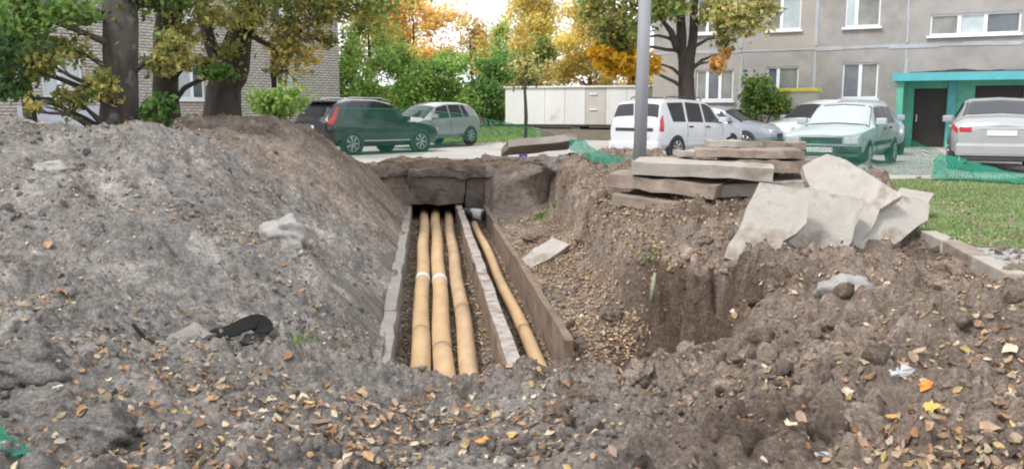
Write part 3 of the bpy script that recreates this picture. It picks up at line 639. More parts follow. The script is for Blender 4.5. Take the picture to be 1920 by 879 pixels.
def bricks(x0, x1, z0, z1, ops, flip=None):
    ch_, bl = 0.108, 0.262; V = []; Fc = []; Cc = []
    nz = int((z1-z0)/ch_)
    for r in range(nz):
        z = z0+r*ch_; off = (r % 2)*bl/2; x = x0-off
        while x < x1-.01:
            a, b = max(x, x0), min(x+bl, x1); x += bl
            if b-a < .03: continue
            if any(a < o[1]+.0 and b > o[0] and z+.09 > o[2]-.1 and z < o[3] for o in ops):
                # cut bricks at the reveal
                segs = [(a, b)]
                for o in ops:
                    if z+.09 > o[2]-.1 and z < o[3]:
                        ns = []
                        for p_, q_ in segs:
                            if q_ <= o[0] or p_ >= o[1]: ns.append((p_, q_)); continue
                            if p_ < o[0]: ns.append((p_, o[0]))
                            if q_ > o[1]: ns.append((o[1], q_))
                        segs = ns
            else: segs = [(a, b)]
            for p_, q_ in segs:
                if q_-p_ < .02: continue
                j = random.uniform(-.004, .004); k = len(V); t = random.uniform(.90, 1.08); 
                V += [(p_+.002, j, z+.006), (q_-.002, j, z+.006), (q_-.002, j, z+ch_-.018), (p_+.002, j, z+ch_-.018), (p_+.002, .03, z+.006), (q_-.002, .03, z+.006), (q_-.002, .03, z+ch_-.018), (p_+.002, .03, z+ch_-.018)]
                Fc += [(k, k+1, k+2, k+3), (k, k+4, k+5, k+1), (k+1, k+5, k+6, k+2), (k+2, k+6, k+7, k+3), (k+3, k+7, k+4, k)]
                Cc += [(.47*t, .435*t, .40*t)]*8
    return mesh_np('brick_courses', V, Fc, False, np.array(Cc))
bo = link('brick_courses', bricks(LX0, LX1-.0, -.2, LH, [q[:4] for q in lw]), M['brickwall'], lb); tag(bo, kind='stuff')
for q in lw: window(lb, *q[:4], q[4], q[5])
ew = bricks(0, 9, -.2, LH, []); be2 = link('brick_courses', ew, M['brickwall'], lb); be2.rotation_euler = (0, 0, pi/2); be2.location = (LX1+.006, .03, 0); tag(be2, kind='stuff')
bx('core', M['mortar'], lb, LX0+.1, LX1-.02, .40, 9, -.3, LH-.05)
bx('roof', M['bitumen'], lb, LX0-.3, LX1+.35, -.4, 9.4, LH, LH+.3)
bx('plaster_base', M['blue_plaster'], lb, .7, 5.1, -.035, .02, -.3, 1.52); bx('plaster_base', M['blue_plaster'], lb, -9, .68, -.03, .02, -.3, .9)
bx('wall_box', M['beige_metal'], lb, 4.85, 5.55, -.32, -.01, 3.02, 3.45, bevel=.02)
# white container cabin
TA_, TB_ = aty(948, 200, 42.2), aty(1215, 200, 40.2); TA_.z = TB_.z = 0; td = (TB_-TA_).normalized(); TL = (TB_-TA_).length
tc_ = thing('site_cabin', 'long white metal site cabin at the back of the yard', 'cabin', TA_+Vector((0, 0, .60)), atan2(td.y, td.x))
bx('floor_frame', M['plastic'], tc_, 0, TL, .02, 2.3, 0, .10)
npn = 7; pw = TL/npn
for i in range(npn):
    mm = M['beige_metal'] if i == 4 else M['white_metal']
    m = MB(); m.box(i*pw+.008, (i+1)*pw-.008, 0, .06, .102, 1.78)
    for k in range(5): m.box(i*pw+.05+k*pw/5, i*pw+.05+k*pw/5+pw/11, -.006, 0.001, .13, 1.75)
    m.build('wall_panel', mm, tc_)
bx('end_panel', M['white_metal'], tc_, -.02, -.001, .02, 2.3, .102, 1.78); bx('inner_core', M['white_metal'], tc_, .02, TL-.02, .065, 2.28, .11, 1.77)
bx('roof', M['white_metal'], tc_, -.08, TL+.08, -.08, 2.4, 1.782, 1.86)
for z in (.75, 1.45): bx('hinge_bar', M['pvc'], tc_, 4*pw+.2, 4*pw+.55, -.05, -.024, z, z+.07)
for x in (.4, TL/2, TL-.4): bx('support_block', M['slab'], tc_, x-.2, x+.2, .1, 2.2, -.25, -.004)

# ------------------------------------------------------------------ lamp post
lp0 = aty(1199, 280, 13.6); lpx, lpy = lp0.x, 13.6
lpost = thing('lamp_post', 'tall grey lamp post standing behind the slab pile', 'lamp post', (lpx, lpy, hz(lpx, lpy)))
m = MB(); m.tube([(0, 0, -.3), (.03, 0, 2.0), (.10, 0, 8.0)], [.10, .096, .08], 20); m.build('shaft', M['post'], lpost)
m = MB(); m.tube([(.10, 0, 7.9), (.14, -.2, 8.4), (.16, -1.2, 8.7)], [.04, .035, .03], 10); m.build('arm', M['post'], lpost)
bx('lamp_head', M['post'], lpost, .05, .27, -1.75, -1.15, 8.62, 8.76, bevel=.04)

# ------------------------------------------------------------------ cars
def rot_arr(L, keys):
    k = np.array(keys, float); xs = np.arange(0, L+1e-6, L/110)
    A = np.stack([np.interp(xs, k[:, 0], k[:, i]) for i in range(1, 6)], 1)
    for _ in range(3):
        B = A.copy(); B[1:-1] = (A[:-2]+2*A[1:-1]+A[2:])/4; A = B
    return xs, A
class Body:
    def __init__(s, L, keys): s.L = L; s.xs, s.A = rot_arr(L, keys)
    def ring(s, x):
        zb, w, zl, wt, zt = [np.interp(x, s.xs, s.A[:, i]) for i in range(5)]
        h = zl-zb; half = [(0, zb), (w*.80, zb), (w*.965, zb+.22*h), (w, zb+.52*h), (w*.995, zb+.80*h), (w*.965, zl), (wt, zt-.045), (wt*.86, zt), (0, zt+.03)]
        return half+[(-a, b) for a, b in half[-2::-1]]
    def pos(s, x, k):
        r = s.ring(x); i = int(min(max(k, 0), 15.999)); f = k-i
        return Vector((x, r[i][0]*(1-f)+r[i+1][0]*f, r[i][1]*(1-f)+r[i+1][1]*f))
    def mesh(s):
        V = []; Fc = []
        for x in s.xs: V += [(x, a, b) for a, b in s.ring(x)]
        n = 17
        for i in range(len(s.xs)-1):
            for k in range(n-1): Fc.append((i*n+k, i*n+k+1, (i+1)*n+k+1, (i+1)*n+k))
        me = bpy.data.meshes.new('body'); me.from_pydata(V, [], Fc+[tuple(range(n-1, -1, -1)), tuple(range((len(s.xs)-1)*n, len(s.xs)*n))])
        bm = bmesh.new(); bm.from_mesh(me); bmesh.ops.remove_doubles(bm, verts=bm.verts[:], dist=1e-4); bmesh.ops.recalc_face_normals(bm, faces=bm.faces[:]); bm.to_mesh(me); bm.free()
        me.polygons.foreach_set('use_smooth', [True]*len(me.polygons)); me.set_sharp_from_angle(angle=0.55); return me
    def patch(s, name, mat, par, c, nx=8, nk=5, off=.007):
        V = []; Fc = []
        (x0, k0), (x1, k1), (x2, k2), (x3, k3) = c        # corners in order round the patch
        for i in range(nx+1):
            for j in range(nk+1):
                a, b = i/nx, j/nk
                x = (x0*(1-a)+x1*a)*(1-b)+(x3*(1-a)+x2*a)*b; k = (k0*(1-a)+k1*a)*(1-b)+(k3*(1-a)+k2*a)*b
                p = s.pos(x, k); e = .02
                du = s.pos(min(x+e, s.L), k)-s.pos(max(x-e, 0), k); dk = s.pos(x, min(k+.05, 16))-s.pos(x, max(k-.05, 0)); nn = du.cross(dk)
                if nn.length > 1e-9: nn.normalize()
                if nn.dot(p-Vector((x, 0, .7))) < 0: nn = -nn
                V.append(p+nn*off)
        for i in range(nx):
            for j in range(nk): q = i*(nk+1)+j; Fc.append((q, q+1, q+nk+2, q+nk+1))
        me = bpy.data.meshes.new(name); me.from_pydata([tuple(v) for v in V], [], Fc); me.polygons.foreach_set('use_smooth', [True]*len(Fc)); me.update()
        return link(name, me, mat, par)
def wheel(root, x, y, R, side, rimmat='rim'):
    wt = .19; m = MB(); y0 = y-side*wt; prof = [(R*.72, y0), (R*.97, y0+side*.02), (R, y0+side*.05), (R, y-side*.04), (R*.96, y-side*.008), (R*.70, y)]
    n = 28; V = []; Fc = []
    for r, yy in prof: V += [(x+r*cos(2*pi*k/n), yy, R+r*sin(2*pi*k/n)) for k in range(n)]
    for i in range(len(prof)-1):
        for k in range(n): Fc.append((i*n+k, i*n+(k+1) % n, (i+1)*n+(k+1) % n, (i+1)*n+k))
    me = bpy.data.meshes.new('tyre'); me.from_pydata(V, [], Fc+[tuple(range(n))]); me.polygons.foreach_set('use_smooth', [True]*len(me.polygons))
    me.update(); wh = link('wheel', me, M['tyre'], root)
    m = MB(); m.tube([(x, y-side*.06, R), (x, y-side*.03, R)], R*.30, 16); m.tube([(x, y-side*.045, R), (x, y-side*.01, R)], R*.12, 12)
    for k in range(7):
        a = 2*pi*k/7; m.tube([(x+R*.1*cos(a), y-side*.03, R+R*.1*sin(a)), (x+R*.68*cos(a), y-side*.02, R+R*.68*sin(a))], [R*.085, R*.10], 6)
    rr = [(x+R*.685*cos(2*pi*k/24), y-side*.018, R+R*.685*sin(2*pi*k/24)) for k in range(25)]; m.tube(rr, R*.05, 6, caps=False)
    m.build('rim', M[rimmat], wh); return wh
def car(name, label, cat, ctr, head, L, keys, paint, wheels, R, cfg):
    ang = atan2(head[1], head[0]); z = cfg.get('z', None)
    z = (hz(ctr[0], ctr[1])+.02) if z is None else z
    t = thing(name, label, cat, (ctr[0], ctr[1], z), ang, 'cars parked in the yard')
    B = Body(L, keys); holder = []
    n0 = len(bpy.data.objects)
    body = link('body', B.mesh(), M[paint], t)
    g = M[cfg.get('glass', 'glass')]
    for sd in (0, 1):
        K = (lambda k: 16-k) if sd else (lambda k: k)
        for (a0, a1, b1, b0) in cfg['side']: B.patch('side_window', g, t, [(a0, K(5.10)), (a1, K(5.10)), (b1, K(5.93)), (b0, K(5.93))])
        for q in cfg.get('handles', ()):
            p = B.pos(q, K(4.55)); m = MB(); m.box(p.x-.10, p.x+.10, p.y-.025, p.y+.025, p.z-.02, p.z+.02); m.build('door_handle', M[cfg.get('handle_mat', paint)], t, bevel=.008)
        for q in cfg.get('seams', ()): B.patch('door_seam', M['plastic'], t, [(q-.006, K(1.9)), (q+.006, K(1.9)), (q+.006, K(5.0)), (q-.006, K(5.0))], 1, 12, .004)
        q = cfg['mirror']; p = B.pos(q, K(5.25)); sg = -1 if sd else 1
        m = MB(); m.box(p.x-.06, p.x+.07, min(p.y, p.y+sg*.22), max(p.y, p.y+sg*.22), p.z-.02, p.z+.13); m.build('mirror', M[paint], t, bevel=.03)
        for wx in wheels:
            pw = B.pos(wx, K(3.0)); w_ = abs(pw.y)
            ar = MB(); pts = [(wx+R*1.17*cos(2*pi*k/28), sg*(w_+.004), R+R*1.17*sin(2*pi*k/28)) for k in range(28)]
            ar.prism(pts, (0, -sg*.12, 0)); ar.build('wheel_arch', M['plastic'], t); wheel(t, wx, sg*(w_+.02), R, sg)
        if 'strip' in cfg: B.patch('side_moulding', M[cfg['strip'][0]], t, [(wheels[0]+R*1.3, K(cfg['strip'][1])), (wheels[1]-R*1.3, K(cfg['strip'][1])), (wheels[1]-R*1.3, K(cfg['strip'][2])), (wheels[0]+R*1.3, K(cfg['strip'][2]))], 6, 1, .012)
        for (nm, mt, cs) in cfg.get('patches', ()): B.patch(nm, M[mt], t, [(x, K(k)) for x, k in cs], 6, 6, .010)
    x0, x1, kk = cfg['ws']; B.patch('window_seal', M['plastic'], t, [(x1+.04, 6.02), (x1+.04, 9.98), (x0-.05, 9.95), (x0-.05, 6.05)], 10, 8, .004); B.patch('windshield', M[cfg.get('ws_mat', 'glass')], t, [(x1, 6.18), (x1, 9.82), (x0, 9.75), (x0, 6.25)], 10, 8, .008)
    x0, x1 = cfg['rw']; B.patch('rear_window', g, t, [(x0, 6.22), (x0, 9.78), (x1, 9.72), (x1, 6.28)], 8, 8, .008)
    for (nm, mt, a, bev) in cfg.get('boxes', ()): MB().box(*a).build(nm, M[mt], t, bev)
    for (nm, mt, a, bev) in cfg.get('pairs', ()):
        MB().box(*a).build(nm, M[mt], t, bev); MB().box(a[0], a[1], -a[3], -a[2], a[4], a[5]).build(nm, M[mt], t, bev)
    for (pts, r, mt, nm) in cfg.get('rails', ()):
        for sg in (-1, 1): MB().tube([(x, sg*y, zz) for x, y, zz in pts], r, 8).build(nm, M[mt], t)
    for o in t.children:
        o.location.x = -L/2
    return t
def spec(L, W, Ht, tail, hood):
    """generic body: tail 'suv' | 'wagon' | 'sedan' | 'hatch'"""
    pass
SUV = [(0, .46, .80, .98, .70, 1.03), (.07, .36, .89, 1.03, .76, 1.12), (.28, .29, .93, 1.07, .73, 1.42), (.52, .28, .935, 1.07, .70, 1.60), (1.2, .25, .94, 1.05, .70, 1.685),
       (2.1, .25, .94, 1.01, .69, 1.68), (2.72, .25, .94, .99, .66, 1.56), (3.45, .25, .93, .98, .73, 1.03), (4.15, .28, .90, .88, .76, .93), (4.5, .32, .83, .77, .70, .81), (4.65, .42, .70, .66, .58, .69)]
car('parked_suv', 'black parked SUV with tall red tail lamps seen through the green net', 'car', (-4.55, 28.6), (.67, .74), 4.65, SUV, 'p_black', (.90, 3.68), .355,
    dict(side=[(.62, 1.35, 1.38, .95), (1.42, 2.20, 2.14, 1.44), (2.26, 3.22, 2.66, 2.20)], ws=(2.80, 3.36, 0), rw=(.10, .48), mirror=3.05, handles=(1.5, 2.4), seams=(1.38, 2.23, 3.2), strip=('chrome', 2.0, 2.14),
         patches=[('tail_light', 'red', [(.03, 4.55), (.22, 4.2), (.30, 5.05), (.10, 5.05)]), ('tail_light', 'red', [(.10, 5.03), (.34, 5.03), (.56, 5.82), (.42, 5.85)])],
         boxes=[('number_plate', 'plate', (-.025, .02, -.26, .26, .80, .91), .004), ('bumper', 'plastic', (-.05, .12, -.78, .78, .40, .62), .04), ('spoiler', 'p_black', (.28, .60, -.62, .62, 1.60, 1.645), .015), ('grille', 'plastic', (4.56, 4.675, -.4, .4, .48, .68), .02)],
         pairs=[('headlight', 'lamp', (4.38, 4.60, .48, .76, .66, .78), .03)], rails=[([(.9, .60, 1.70), (1.1, .60, 1.74), (2.3, .60, 1.73), (2.5, .60, 1.66)], .018, 'chrome', 'roof_rail')]))
HATCH = [(0, .45, .72, .84, .62, .88), (.06, .36, .80, .92, .68, 1.0), (.22, .30, .85, .97, .66, 1.28), (.50, .27, .865, .98, .63, 1.47), (1.1, .25, .87, .96, .63, 1.54), (1.9, .25, .87, .93, .62, 1.53),
         (2.45, .25, .865, .92, .60, 1.42), (3.2, .25, .85, .92, .68, .96), (3.75, .28, .82, .82, .70, .87), (4.02, .32, .74, .70, .62, .74), (4.12, .42, .62, .60, .5, .63)]
HC = dict(side=[(.72, 1.05, 1.12, .92), (1.12, 1.80, 1.80, 1.18), (1.88, 2.85, 2.42, 1.88)], ws=(2.52, 3.10, 0), rw=(.10, .46), mirror=2.72, handles=(1.2, 2.0), seams=(1.84, 2.9),
          boxes=[('number_plate', 'plate', (-.025, .02, -.26, .26, .62, .73), .004), ('grille', 'plastic', (4.03, 4.14, -.38, .38, .42, .58), .02)],
          pairs=[('headlight', 'lamp', (3.82, 4.07, .42, .70, .60, .72), .03), ('tail_light', 'red', (.0, .16, .55, .80, .72, .95), .03)])
car('parked_hatchback', 'silver hatchback parked nose in behind the black SUV', 'car', (-3.05, 33.2), (-.60, -.80), 4.12, HATCH, 'p_silver', (.72, 3.28), .315, dict(HC, z=.10))
VAN = [(0, .44, .80, .98, .77, 1.01), (.035, .38, .85, 1.0, .78, 1.10), (.10, .32, .87, 1.0, .74, 1.36), (.20, .29, .875, 1.0, .70, 1.56), (.42, .27, .875, .99, .68, 1.63), (1.4, .25, .875, .97, .675, 1.655), (2.35, .25, .875, .95, .67, 1.61),
       (2.72, .25, .87, .95, .65, 1.50), (3.42, .25, .86, .95, .72, .99), (4.05, .28, .83, .84, .72, .89), (4.36, .32, .76, .72, .64, .76), (4.47, .42, .64, .62, .52, .65)]
car('parked_van', 'white estate van with roof bars parked rear towards the slab pile', 'van', (4.86, 25.7), (.70, .714), 4.47, VAN, 'p_white', (.78, 3.62), .32,
    dict(side=[(.62, 1.22, 1.22, .48), (1.34, 2.10, 2.06, 1.34), (2.20, 3.12, 2.66, 2.16)], ws=(2.80, 3.34, 0), rw=(.055, .19), mirror=2.98, handles=(1.45, 2.3), seams=(1.28, 2.15, 3.1), handle_mat='plastic', strip=('p_white', 2.6, 3.0),
         patches=[('tail_light', 'red', [(.012, 3.6), (.14, 3.6), (.19, 5.5), (.06, 5.5)])],
         boxes=[('handle_trim', 'plastic', (-.02, .03, -.62, .62, .80, .88), .01), ('number_plate', 'plate', (-.022, .02, -.5, -.05, .62, .73), .004), ('bumper', 'p_white', (-.07, .12, -.82, .82, .30, .52), .05), ('window_divider', 'p_white', (.025, .22, -.045, .045, 1.06, 1.56), .004), ('grille', 'plastic', (4.38, 4.49, -.4, .4, .44, .6), .02)],
         pairs=[('headlight', 'lamp', (4.16, 4.42, .46, .72, .62, .75), .03)], rails=[([(.6, .58, 1.66), (.7, .58, 1.71), (2.2, .58, 1.70), (2.35, .58, 1.63)], .016, 'plastic', 'roof_rail')]))
SED = [(0, .42, .76, .84, .64, .92), (.06, .34, .85, .93, .72, 1.03), (.20, .30, .88, .98, .74, 1.08), (.60, .28, .88, .98, .72, 1.10), (1.22, .26, .88, .97, .63, 1.42), (1.65, .25, .88, .96, .62, 1.47), (2.35, .25, .88, .94, .62, 1.465),
       (2.75, .25, .88, .93, .60, 1.37), (3.48, .25, .86, .92, .70, .965), (4.10, .28, .83, .82, .72, .87), (4.43, .32, .75, .70, .64, .74), (4.54, .42, .62, .60, .5, .63)]
SC = dict(side=[(1.02, 1.55, 1.55, 1.28), (1.62, 2.22, 2.18, 1.62), (2.30, 3.22, 2.72, 2.26)], ws=(2.84, 3.40, 0), rw=(.68, 1.20), mirror=3.05, handles=(1.5, 2.4), seams=(1.30, 2.26, 3.2), handle_mat='chrome',
          patches=[('tail_light', 'red', [(.02, 4.1), (.34, 4.45), (.30, 5.0), (.03, 5.0)])],
          boxes=[('number_plate', 'plate', (-.02, .03, -.26, .26, .74, .85), .004), ('trunk_trim', 'chrome', (-.012, .03, -.38, .38, .865, .895), .006), ('bumper', 'p_silver', (-.07, .16, -.80, .80, .34, .60), .06), ('lower_bumper', 'plastic', (-.04, .2, -.70, .70, .24, .338), .03), ('grille', 'plastic', (4.44, 4.56, -.4, .4, .44, .6), .02)],
          pairs=[('headlight', 'lamp', (4.22, 4.48, .44, .72, .60, .73), .03), ('tail_light', 'red', (-.012, .10, .52, .75, .80, .91), .03)])
car('parked_sedan', 'silver sedan with its rear turned to the lawn at far right', 'car', (10.45, 19.35), (.42, .907), 4.54, SED, 'p_silver', (.95, 3.62), .325, SC)
car('parked_sedan', 'grey blue car whose nose shows beyond the white van', 'car', (7.0, 30.4), (.78, -.62), 4.54, SED, 'p_grey', (.95, 3.62), .325, dict(SC, boxes=SC['boxes'][:2]+SC['boxes'][4:]))
car('parked_hatchback', 'grey car mostly hidden behind the old white car near the entrance', 'car', (10.45, 26.6), (-.20, -.98), 4.12, HATCH, 'p_grey', (.72, 3.28), .315, HC)
car('parked_suv', 'white SUV standing between the old white car and the panel block', 'car', (10.55, 30.6), (-.86, -.51), 4.65, SUV, 'p_white', (.90, 3.68), .345,
    dict(side=[(.62, 1.35, 1.38, .95), (1.42, 2.20, 2.14, 1.44), (2.26, 3.22, 2.66, 2.20)], ws=(2.80, 3.36, 0), rw=(.10, .48), mirror=3.05, handles=(1.5, 2.4), seams=(1.38, 2.23, 3.2),
         boxes=[('grille', 'plastic', (4.56, 4.675, -.4, .4, .48, .68), .02), ('number_plate', 'plate', (4.6, 4.69, -.26, .26, .40, .47), .004)], pairs=[('headlight', 'lamp', (4.36, 4.62, .48, .80, .62, .82), .03), ('tail_light', 'red', (.0, .14, .62, .86, .8, 1.0), .03)]))
OLD = [(0, .42, .74, .86, .66, .90), (.04, .34, .79, .90, .68, .98), (.5, .28, .81, .92, .60, 1.34), (.75, .26, .81, .92, .60, 1.38), (1.5, .25, .81, .90, .60, 1.40), (2.05, .25, .81, .89, .59, 1.385), (2.2, .25, .81, .88, .585, 1.35), (2.85, .25, .80, .87, .69, .90),
       (3.75, .27, .79, .78, .72, .82), (3.96, .30, .78, .72, .71, .755), (4.0, .34, .76, .68, .70, .71)]
car('parked_old_car', 'old boxy white car facing the lawn with pale windshield', 'car', (7.55, 20.2), (-.56, -.83), 4.0, OLD, 'p_old', (.72, 3.22), .29,
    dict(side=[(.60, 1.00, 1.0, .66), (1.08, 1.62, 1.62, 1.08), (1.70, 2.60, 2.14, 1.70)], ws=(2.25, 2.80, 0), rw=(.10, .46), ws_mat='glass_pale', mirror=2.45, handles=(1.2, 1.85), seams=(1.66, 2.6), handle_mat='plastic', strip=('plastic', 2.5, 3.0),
         boxes=[('grille', 'plastic', (3.95, 4.015, -.42, .42, .56, .68), .005), ('bumper', 'plastic', (3.90, 4.10, -.80, .80, .36, .51), .03), ('number_plate', 'plate', (4.09, 4.112, -.26, .26, .38, .48), .003),
                ('wiper', 'plastic', (2.72, 2.76, -.5, .05, .955, .975), .003), ('wiper', 'plastic', (2.72, 2.76, .1, .6, .955, .975), .003)],
         pairs=[('headlight', 'lamp', (3.90, 4.02, .46, .73, .55, .69), .012), ('tail_light', 'red', (-.01, .08, .5, .74, .66, .82), .01)]))

# ------------------------------------------------------------------ nets
def net(label, tops, bots, mat, n=60, mrows=14, wr=.05, seed=0, pitch=.03, rope=False):
    tops = [Vector(p) for p in tops]; bots = [Vector(p) for p in bots]
    def along(pl, f):
        q = f*(len(pl)-1); i = min(int(q), len(pl)-2); return pl[i].lerp(pl[i+1], q-i)
    V = []; UV = []
    for i in range(n+1):
        a = along(tops, i/n); b = along(bots, i/n)
        for j in range(mrows+1):
            f = j/mrows; p = a.lerp(b, f); s = np.array([i*.23+seed*9.1]); k = np.array([j*.31+seed])
            d = float(fbm(s, k, 3, 200+seed)[0]); e = float(fbm(s+5, k*1.3, 3, 210+seed)[0])
            V.append((p.x+wr*e, p.y+wr*2*d, p.z+wr*e*.7*(1 if 0 < j < mrows else .35))); UV.append((i/n*(tops[-1]-tops[0]).length/pitch, f*(a-b).length/pitch))
    Fc = [(i*(mrows+1)+j, i*(mrows+1)+j+1, (i+1)*(mrows+1)+j+1, (i+1)*(mrows+1)+j) for i in range(n) for j in range(mrows)]
    me = bpy.data.meshes.new('safety_net'); me.from_pydata(V, [], Fc); me.polygons.foreach_set('use_smooth', [True]*len(Fc))
    uv = me.uv_layers.new(name='UVMap')
    for li, l in enumerate(me.loops): uv.data[li].uv = UV[l.vertex_index]
    me.update(); o = link('safety_net', me, M[mat]); tag(o, label, 'net', 'green safety netting round the dig')
    if rope:
        m = MB(); m.tube([V[i*(mrows+1)] for i in range(n+1)], .008, 5); m.build('top_rope', M['net_dense'], o)
    return o
def gz(p, dz=.03): return Vector((p.x, p.y, hz(p.x, p.y)+dz))
tp = [aty(628, 203, 25.3), aty(700, 204, 25.3), aty(790, 207, 25.0), aty(862, 213, 24.6), aty(960, 232, 23.0), aty(1020, 247, 21.6), aty(1068, 262, 20.4)]
bt = [gz(p) for p in tp]; bt[-1] = tp[-1]-Vector((0, 0, .16)); bt[-2] = tp[-2]-Vector((0, 0, .20)); bt[-3] = tp[-3]-Vector((0, 0, .30)); bt[-4].z = tp[-4].z-.75; bt[-5].z += .12
net('sheer green net hung in front of the black SUV', tp, bt, 'net_thin', 90, 16, .04, 1, rope=True)
tp = [aty(1064, 261, 16.4), aty(1088, 262, 16.2), aty(1118, 280, 16.0), aty(1152, 293, 15.8), aty(1185, 296, 15.6)]
bt = [aty(1070, 282, 16.2), aty(1094, 292, 16.0), aty(1122, 306, 15.8), aty(1152, 313, 15.6), aty(1185, 312, 15.4)]
net('bunched green net sagging between the far slab and the van', tp, bt, 'net_dense', 40, 8, .05, 2)
tp = [aty(1372, 262, 17.3), aty(1470, 256, 17.2), aty(1560, 258, 17.1), aty(1625, 248, 17.0), aty(1655, 232, 17.0), aty(1700, 258, 16.9), aty(1770, 288, 16.8)]
bt = [gz(p+Vector((0, -.2, 0))) for p in tp]
net('green net hanging across the front of the old white car', tp, bt, 'net_mid', 80, 16, .06, 3)
tp = [aty(1758, 288, 16.3), aty(1800, 297, 16.0), aty(1850, 310, 15.7), aty(1925, 329, 15.2), aty(1990, 342, 14.8)]
bt = [gz(aty(1745, 320, 15.6), .05), gz(aty(1800, 326, 15.3), .05), gz(aty(1850, 334, 15.0), .05), gz(aty(1925, 345, 14.5), .05), gz(aty(1990, 355, 14.2), .05)]
net('bright green net slumped on the grass below the silver sedan', tp, bt, 'net_dense', 60, 12, .08, 4)
sc0 = atz(-10, 850, .12)
def nz(u, v, dz=.03): p = atz(u, v, .13); return Vector((p.x, p.y, hz(p.x, p.y)+dz))
net('scrap of green net in the bottom left corner', [nz(-60, 838, .06), nz(-20, 842, .08), nz(10, 848, .07), nz(24, 862, .05), nz(62, 870, .03)], [nz(-60, 890), nz(-20, 892), nz(10, 894), nz(30, 892), nz(66, 890)], 'net_dense', 30, 8, .02, 5, pitch=.012)

# ------------------------------------------------------------------ foliage
def leaf_mesh(name, P, size, cols, flat=0.0, nrm=None, elong=1.35):
    n = len(P); P = np.asarray(P, float)
    z = rng.normal(size=(n, 3)); z[:, 2] += flat*3; 
    if nrm is not None: z = nrm+rng.normal(size=(n, 3))*0.28
    z /= np.linalg.norm(z, axis=1)[:, None]
    a = rng.normal(size=(n, 3)); a -= (a*z).sum(1)[:, None]*z; a /= np.linalg.norm(a, axis=1)[:, None]; b = np.cross(z, a)
    s = size*rng.uniform(.65, 1.35, n)[:, None]; wdt = s*rng.uniform(.32, .46, n)[:, None]; cup = s*rng.uniform(.02, .22, n)[:, None]
    V = np.stack([P-a*s*.5*elong, P+b*wdt+z*cup+a*s*.05, P+a*s*.5*elong, P-b*wdt+z*cup+a*s*.05], 1).reshape(-1, 3)
    k = np.arange(n)[:, None]*4; Fc = np.concatenate([k+np.array([[0, 1, 2]]), k+np.array([[0, 2, 3]])], 0)
    return mesh_np(name, V, Fc, False, np.repeat(np.clip(cols, 0, 1), 4, 0))
def litter_mesh(name, P, size, cols, nrm):
    n = len(P); z = nrm+rng.normal(size=(n, 3))*0.17; z /= np.linalg.norm(z, axis=1)[:, None]
    a = rng.normal(size=(n, 3)); a -= (a*z).sum(1)[:, None]*z; a /= np.linalg.norm(a, axis=1)[:, None]; b = np.cross(z, a)
    s_ = size*np.exp(rng.normal(0, .28, n)); asp = rng.uniform(.45, .95, n); k = 8
    th = np.arange(k)*2*pi/k; rad = rng.uniform(.62, 1.12, (n, k)); rad[:, 0] *= 1.25; rad[:, 4] *= 1.1
    px_ = np.cos(th)[None]*rad*s_[:, None]*.62; py_ = np.sin(th)[None]*rad*s_[:, None]*.62*asp[:, None]
    c1 = rng.uniform(-.2, 1.6, n)/s_; c2 = rng.uniform(-.8, 1.0, n)/s_
    pz_ = np.abs(py_)**1.5*(c1*np.sqrt(s_))[:, None]*.9+px_**2*c2[:, None]+rng.normal(0, .05, (n, k))*s_[:, None]
    V = P[:, None]+a[:, None]*px_[..., None]+b[:, None]*py_[..., None]+z[:, None]*pz_[..., None]
    V = np.concatenate([V, P[:, None]], 1).reshape(-1, 3); i = np.arange(n)[:, None]*(k+1)
    F_ = np.concatenate([np.stack([i[:, 0]+q, i[:, 0]+(q+1) % k, i[:, 0]+k], 1) for q in range(k)])
    C_ = np.repeat(cols[:, None], k+1, 1)*rng.uniform(.8, 1.12, (n, k+1, 1)); return mesh_np(name, V, F_, False, C_.reshape(-1, 3))
def pick(pal, n, jit=.18):
    pal = np.array(pal); c = pal[rng.integers(0, len(pal), n)]; return c*(1+rng.uniform(-jit, jit, (n, 1)))*(1+rng.uniform(-.06, .06, (n, 3)))
GREEN = [(.07, .13, .03), (.09, .16, .04), (.055, .10, .03), (.14, .18, .05)]
DGREEN = [(.045, .095, .035), (.06, .115, .04), (.04, .075, .03)]
LGREEN = [(.14, .23, .06), (.18, .27, .07), (.11, .19, .05), (.24, .28, .08)]
OLIVE = [(.18, .17, .055), (.24, .22, .07), (.13, .14, .045), (.30, .25, .08), (.12, .16, .05)]
YELLOW = [(.58, .43, .11), (.64, .48, .13), (.50, .40, .12), (.42, .37, .13)]
ORANGE = [(.62, .34, .11), (.66, .40, .15), (.54, .28, .10), (.55, .42, .18)]
PALE = [(.52, .44, .20), (.58, .48, .22), (.44, .40, .18), (.36, .36, .16)]
GOLD = [(.60, .36, .02), (.65, .42, .04), (.52, .28, .02)]
GREEN, DGREEN, LGREEN, OLIVE = [[tuple(min(.7, q*k_) for q in c_) for c_ in pl_] for pl_, k_ in ((GREEN, 1.6), (DGREEN, 1.7), (LGREEN, 1.45), (OLIVE, 1.5))]
def clump_pts(c, r, n, sub=6):
    c = np.array(c); r = np.array(r)
    d = rng.normal(size=(sub, 3)); d /= np.linalg.norm(d, axis=1)[:, None]; sc = c+d*r*rng.uniform(.25, 1.15, (sub, 1))
    k = rng.integers(0, sub, n); return sc[k]+rng.normal(size=(n, 3))*r*rng.uniform(.20, .42, (sub, 1))[k]
def limb(m, a, b, r0, r1, sag=.1, n=6):
    a, b = Vector(a), Vector(b); L = (b-a).length; pts = []; rad = []
    for i in range(n+1):
        f = i/n; p = a.lerp(b, f); p.z += L*sag*sin(pi*f); p += Vector((random.uniform(-1, 1), random.uniform(-1, 1), random.uniform(-1, 1)))*L*.025*(0 < i < n); pts.append(p); rad.append(r0+(r1-r0)*f)
    m.tube(pts, rad, 6, caps=False); return pts
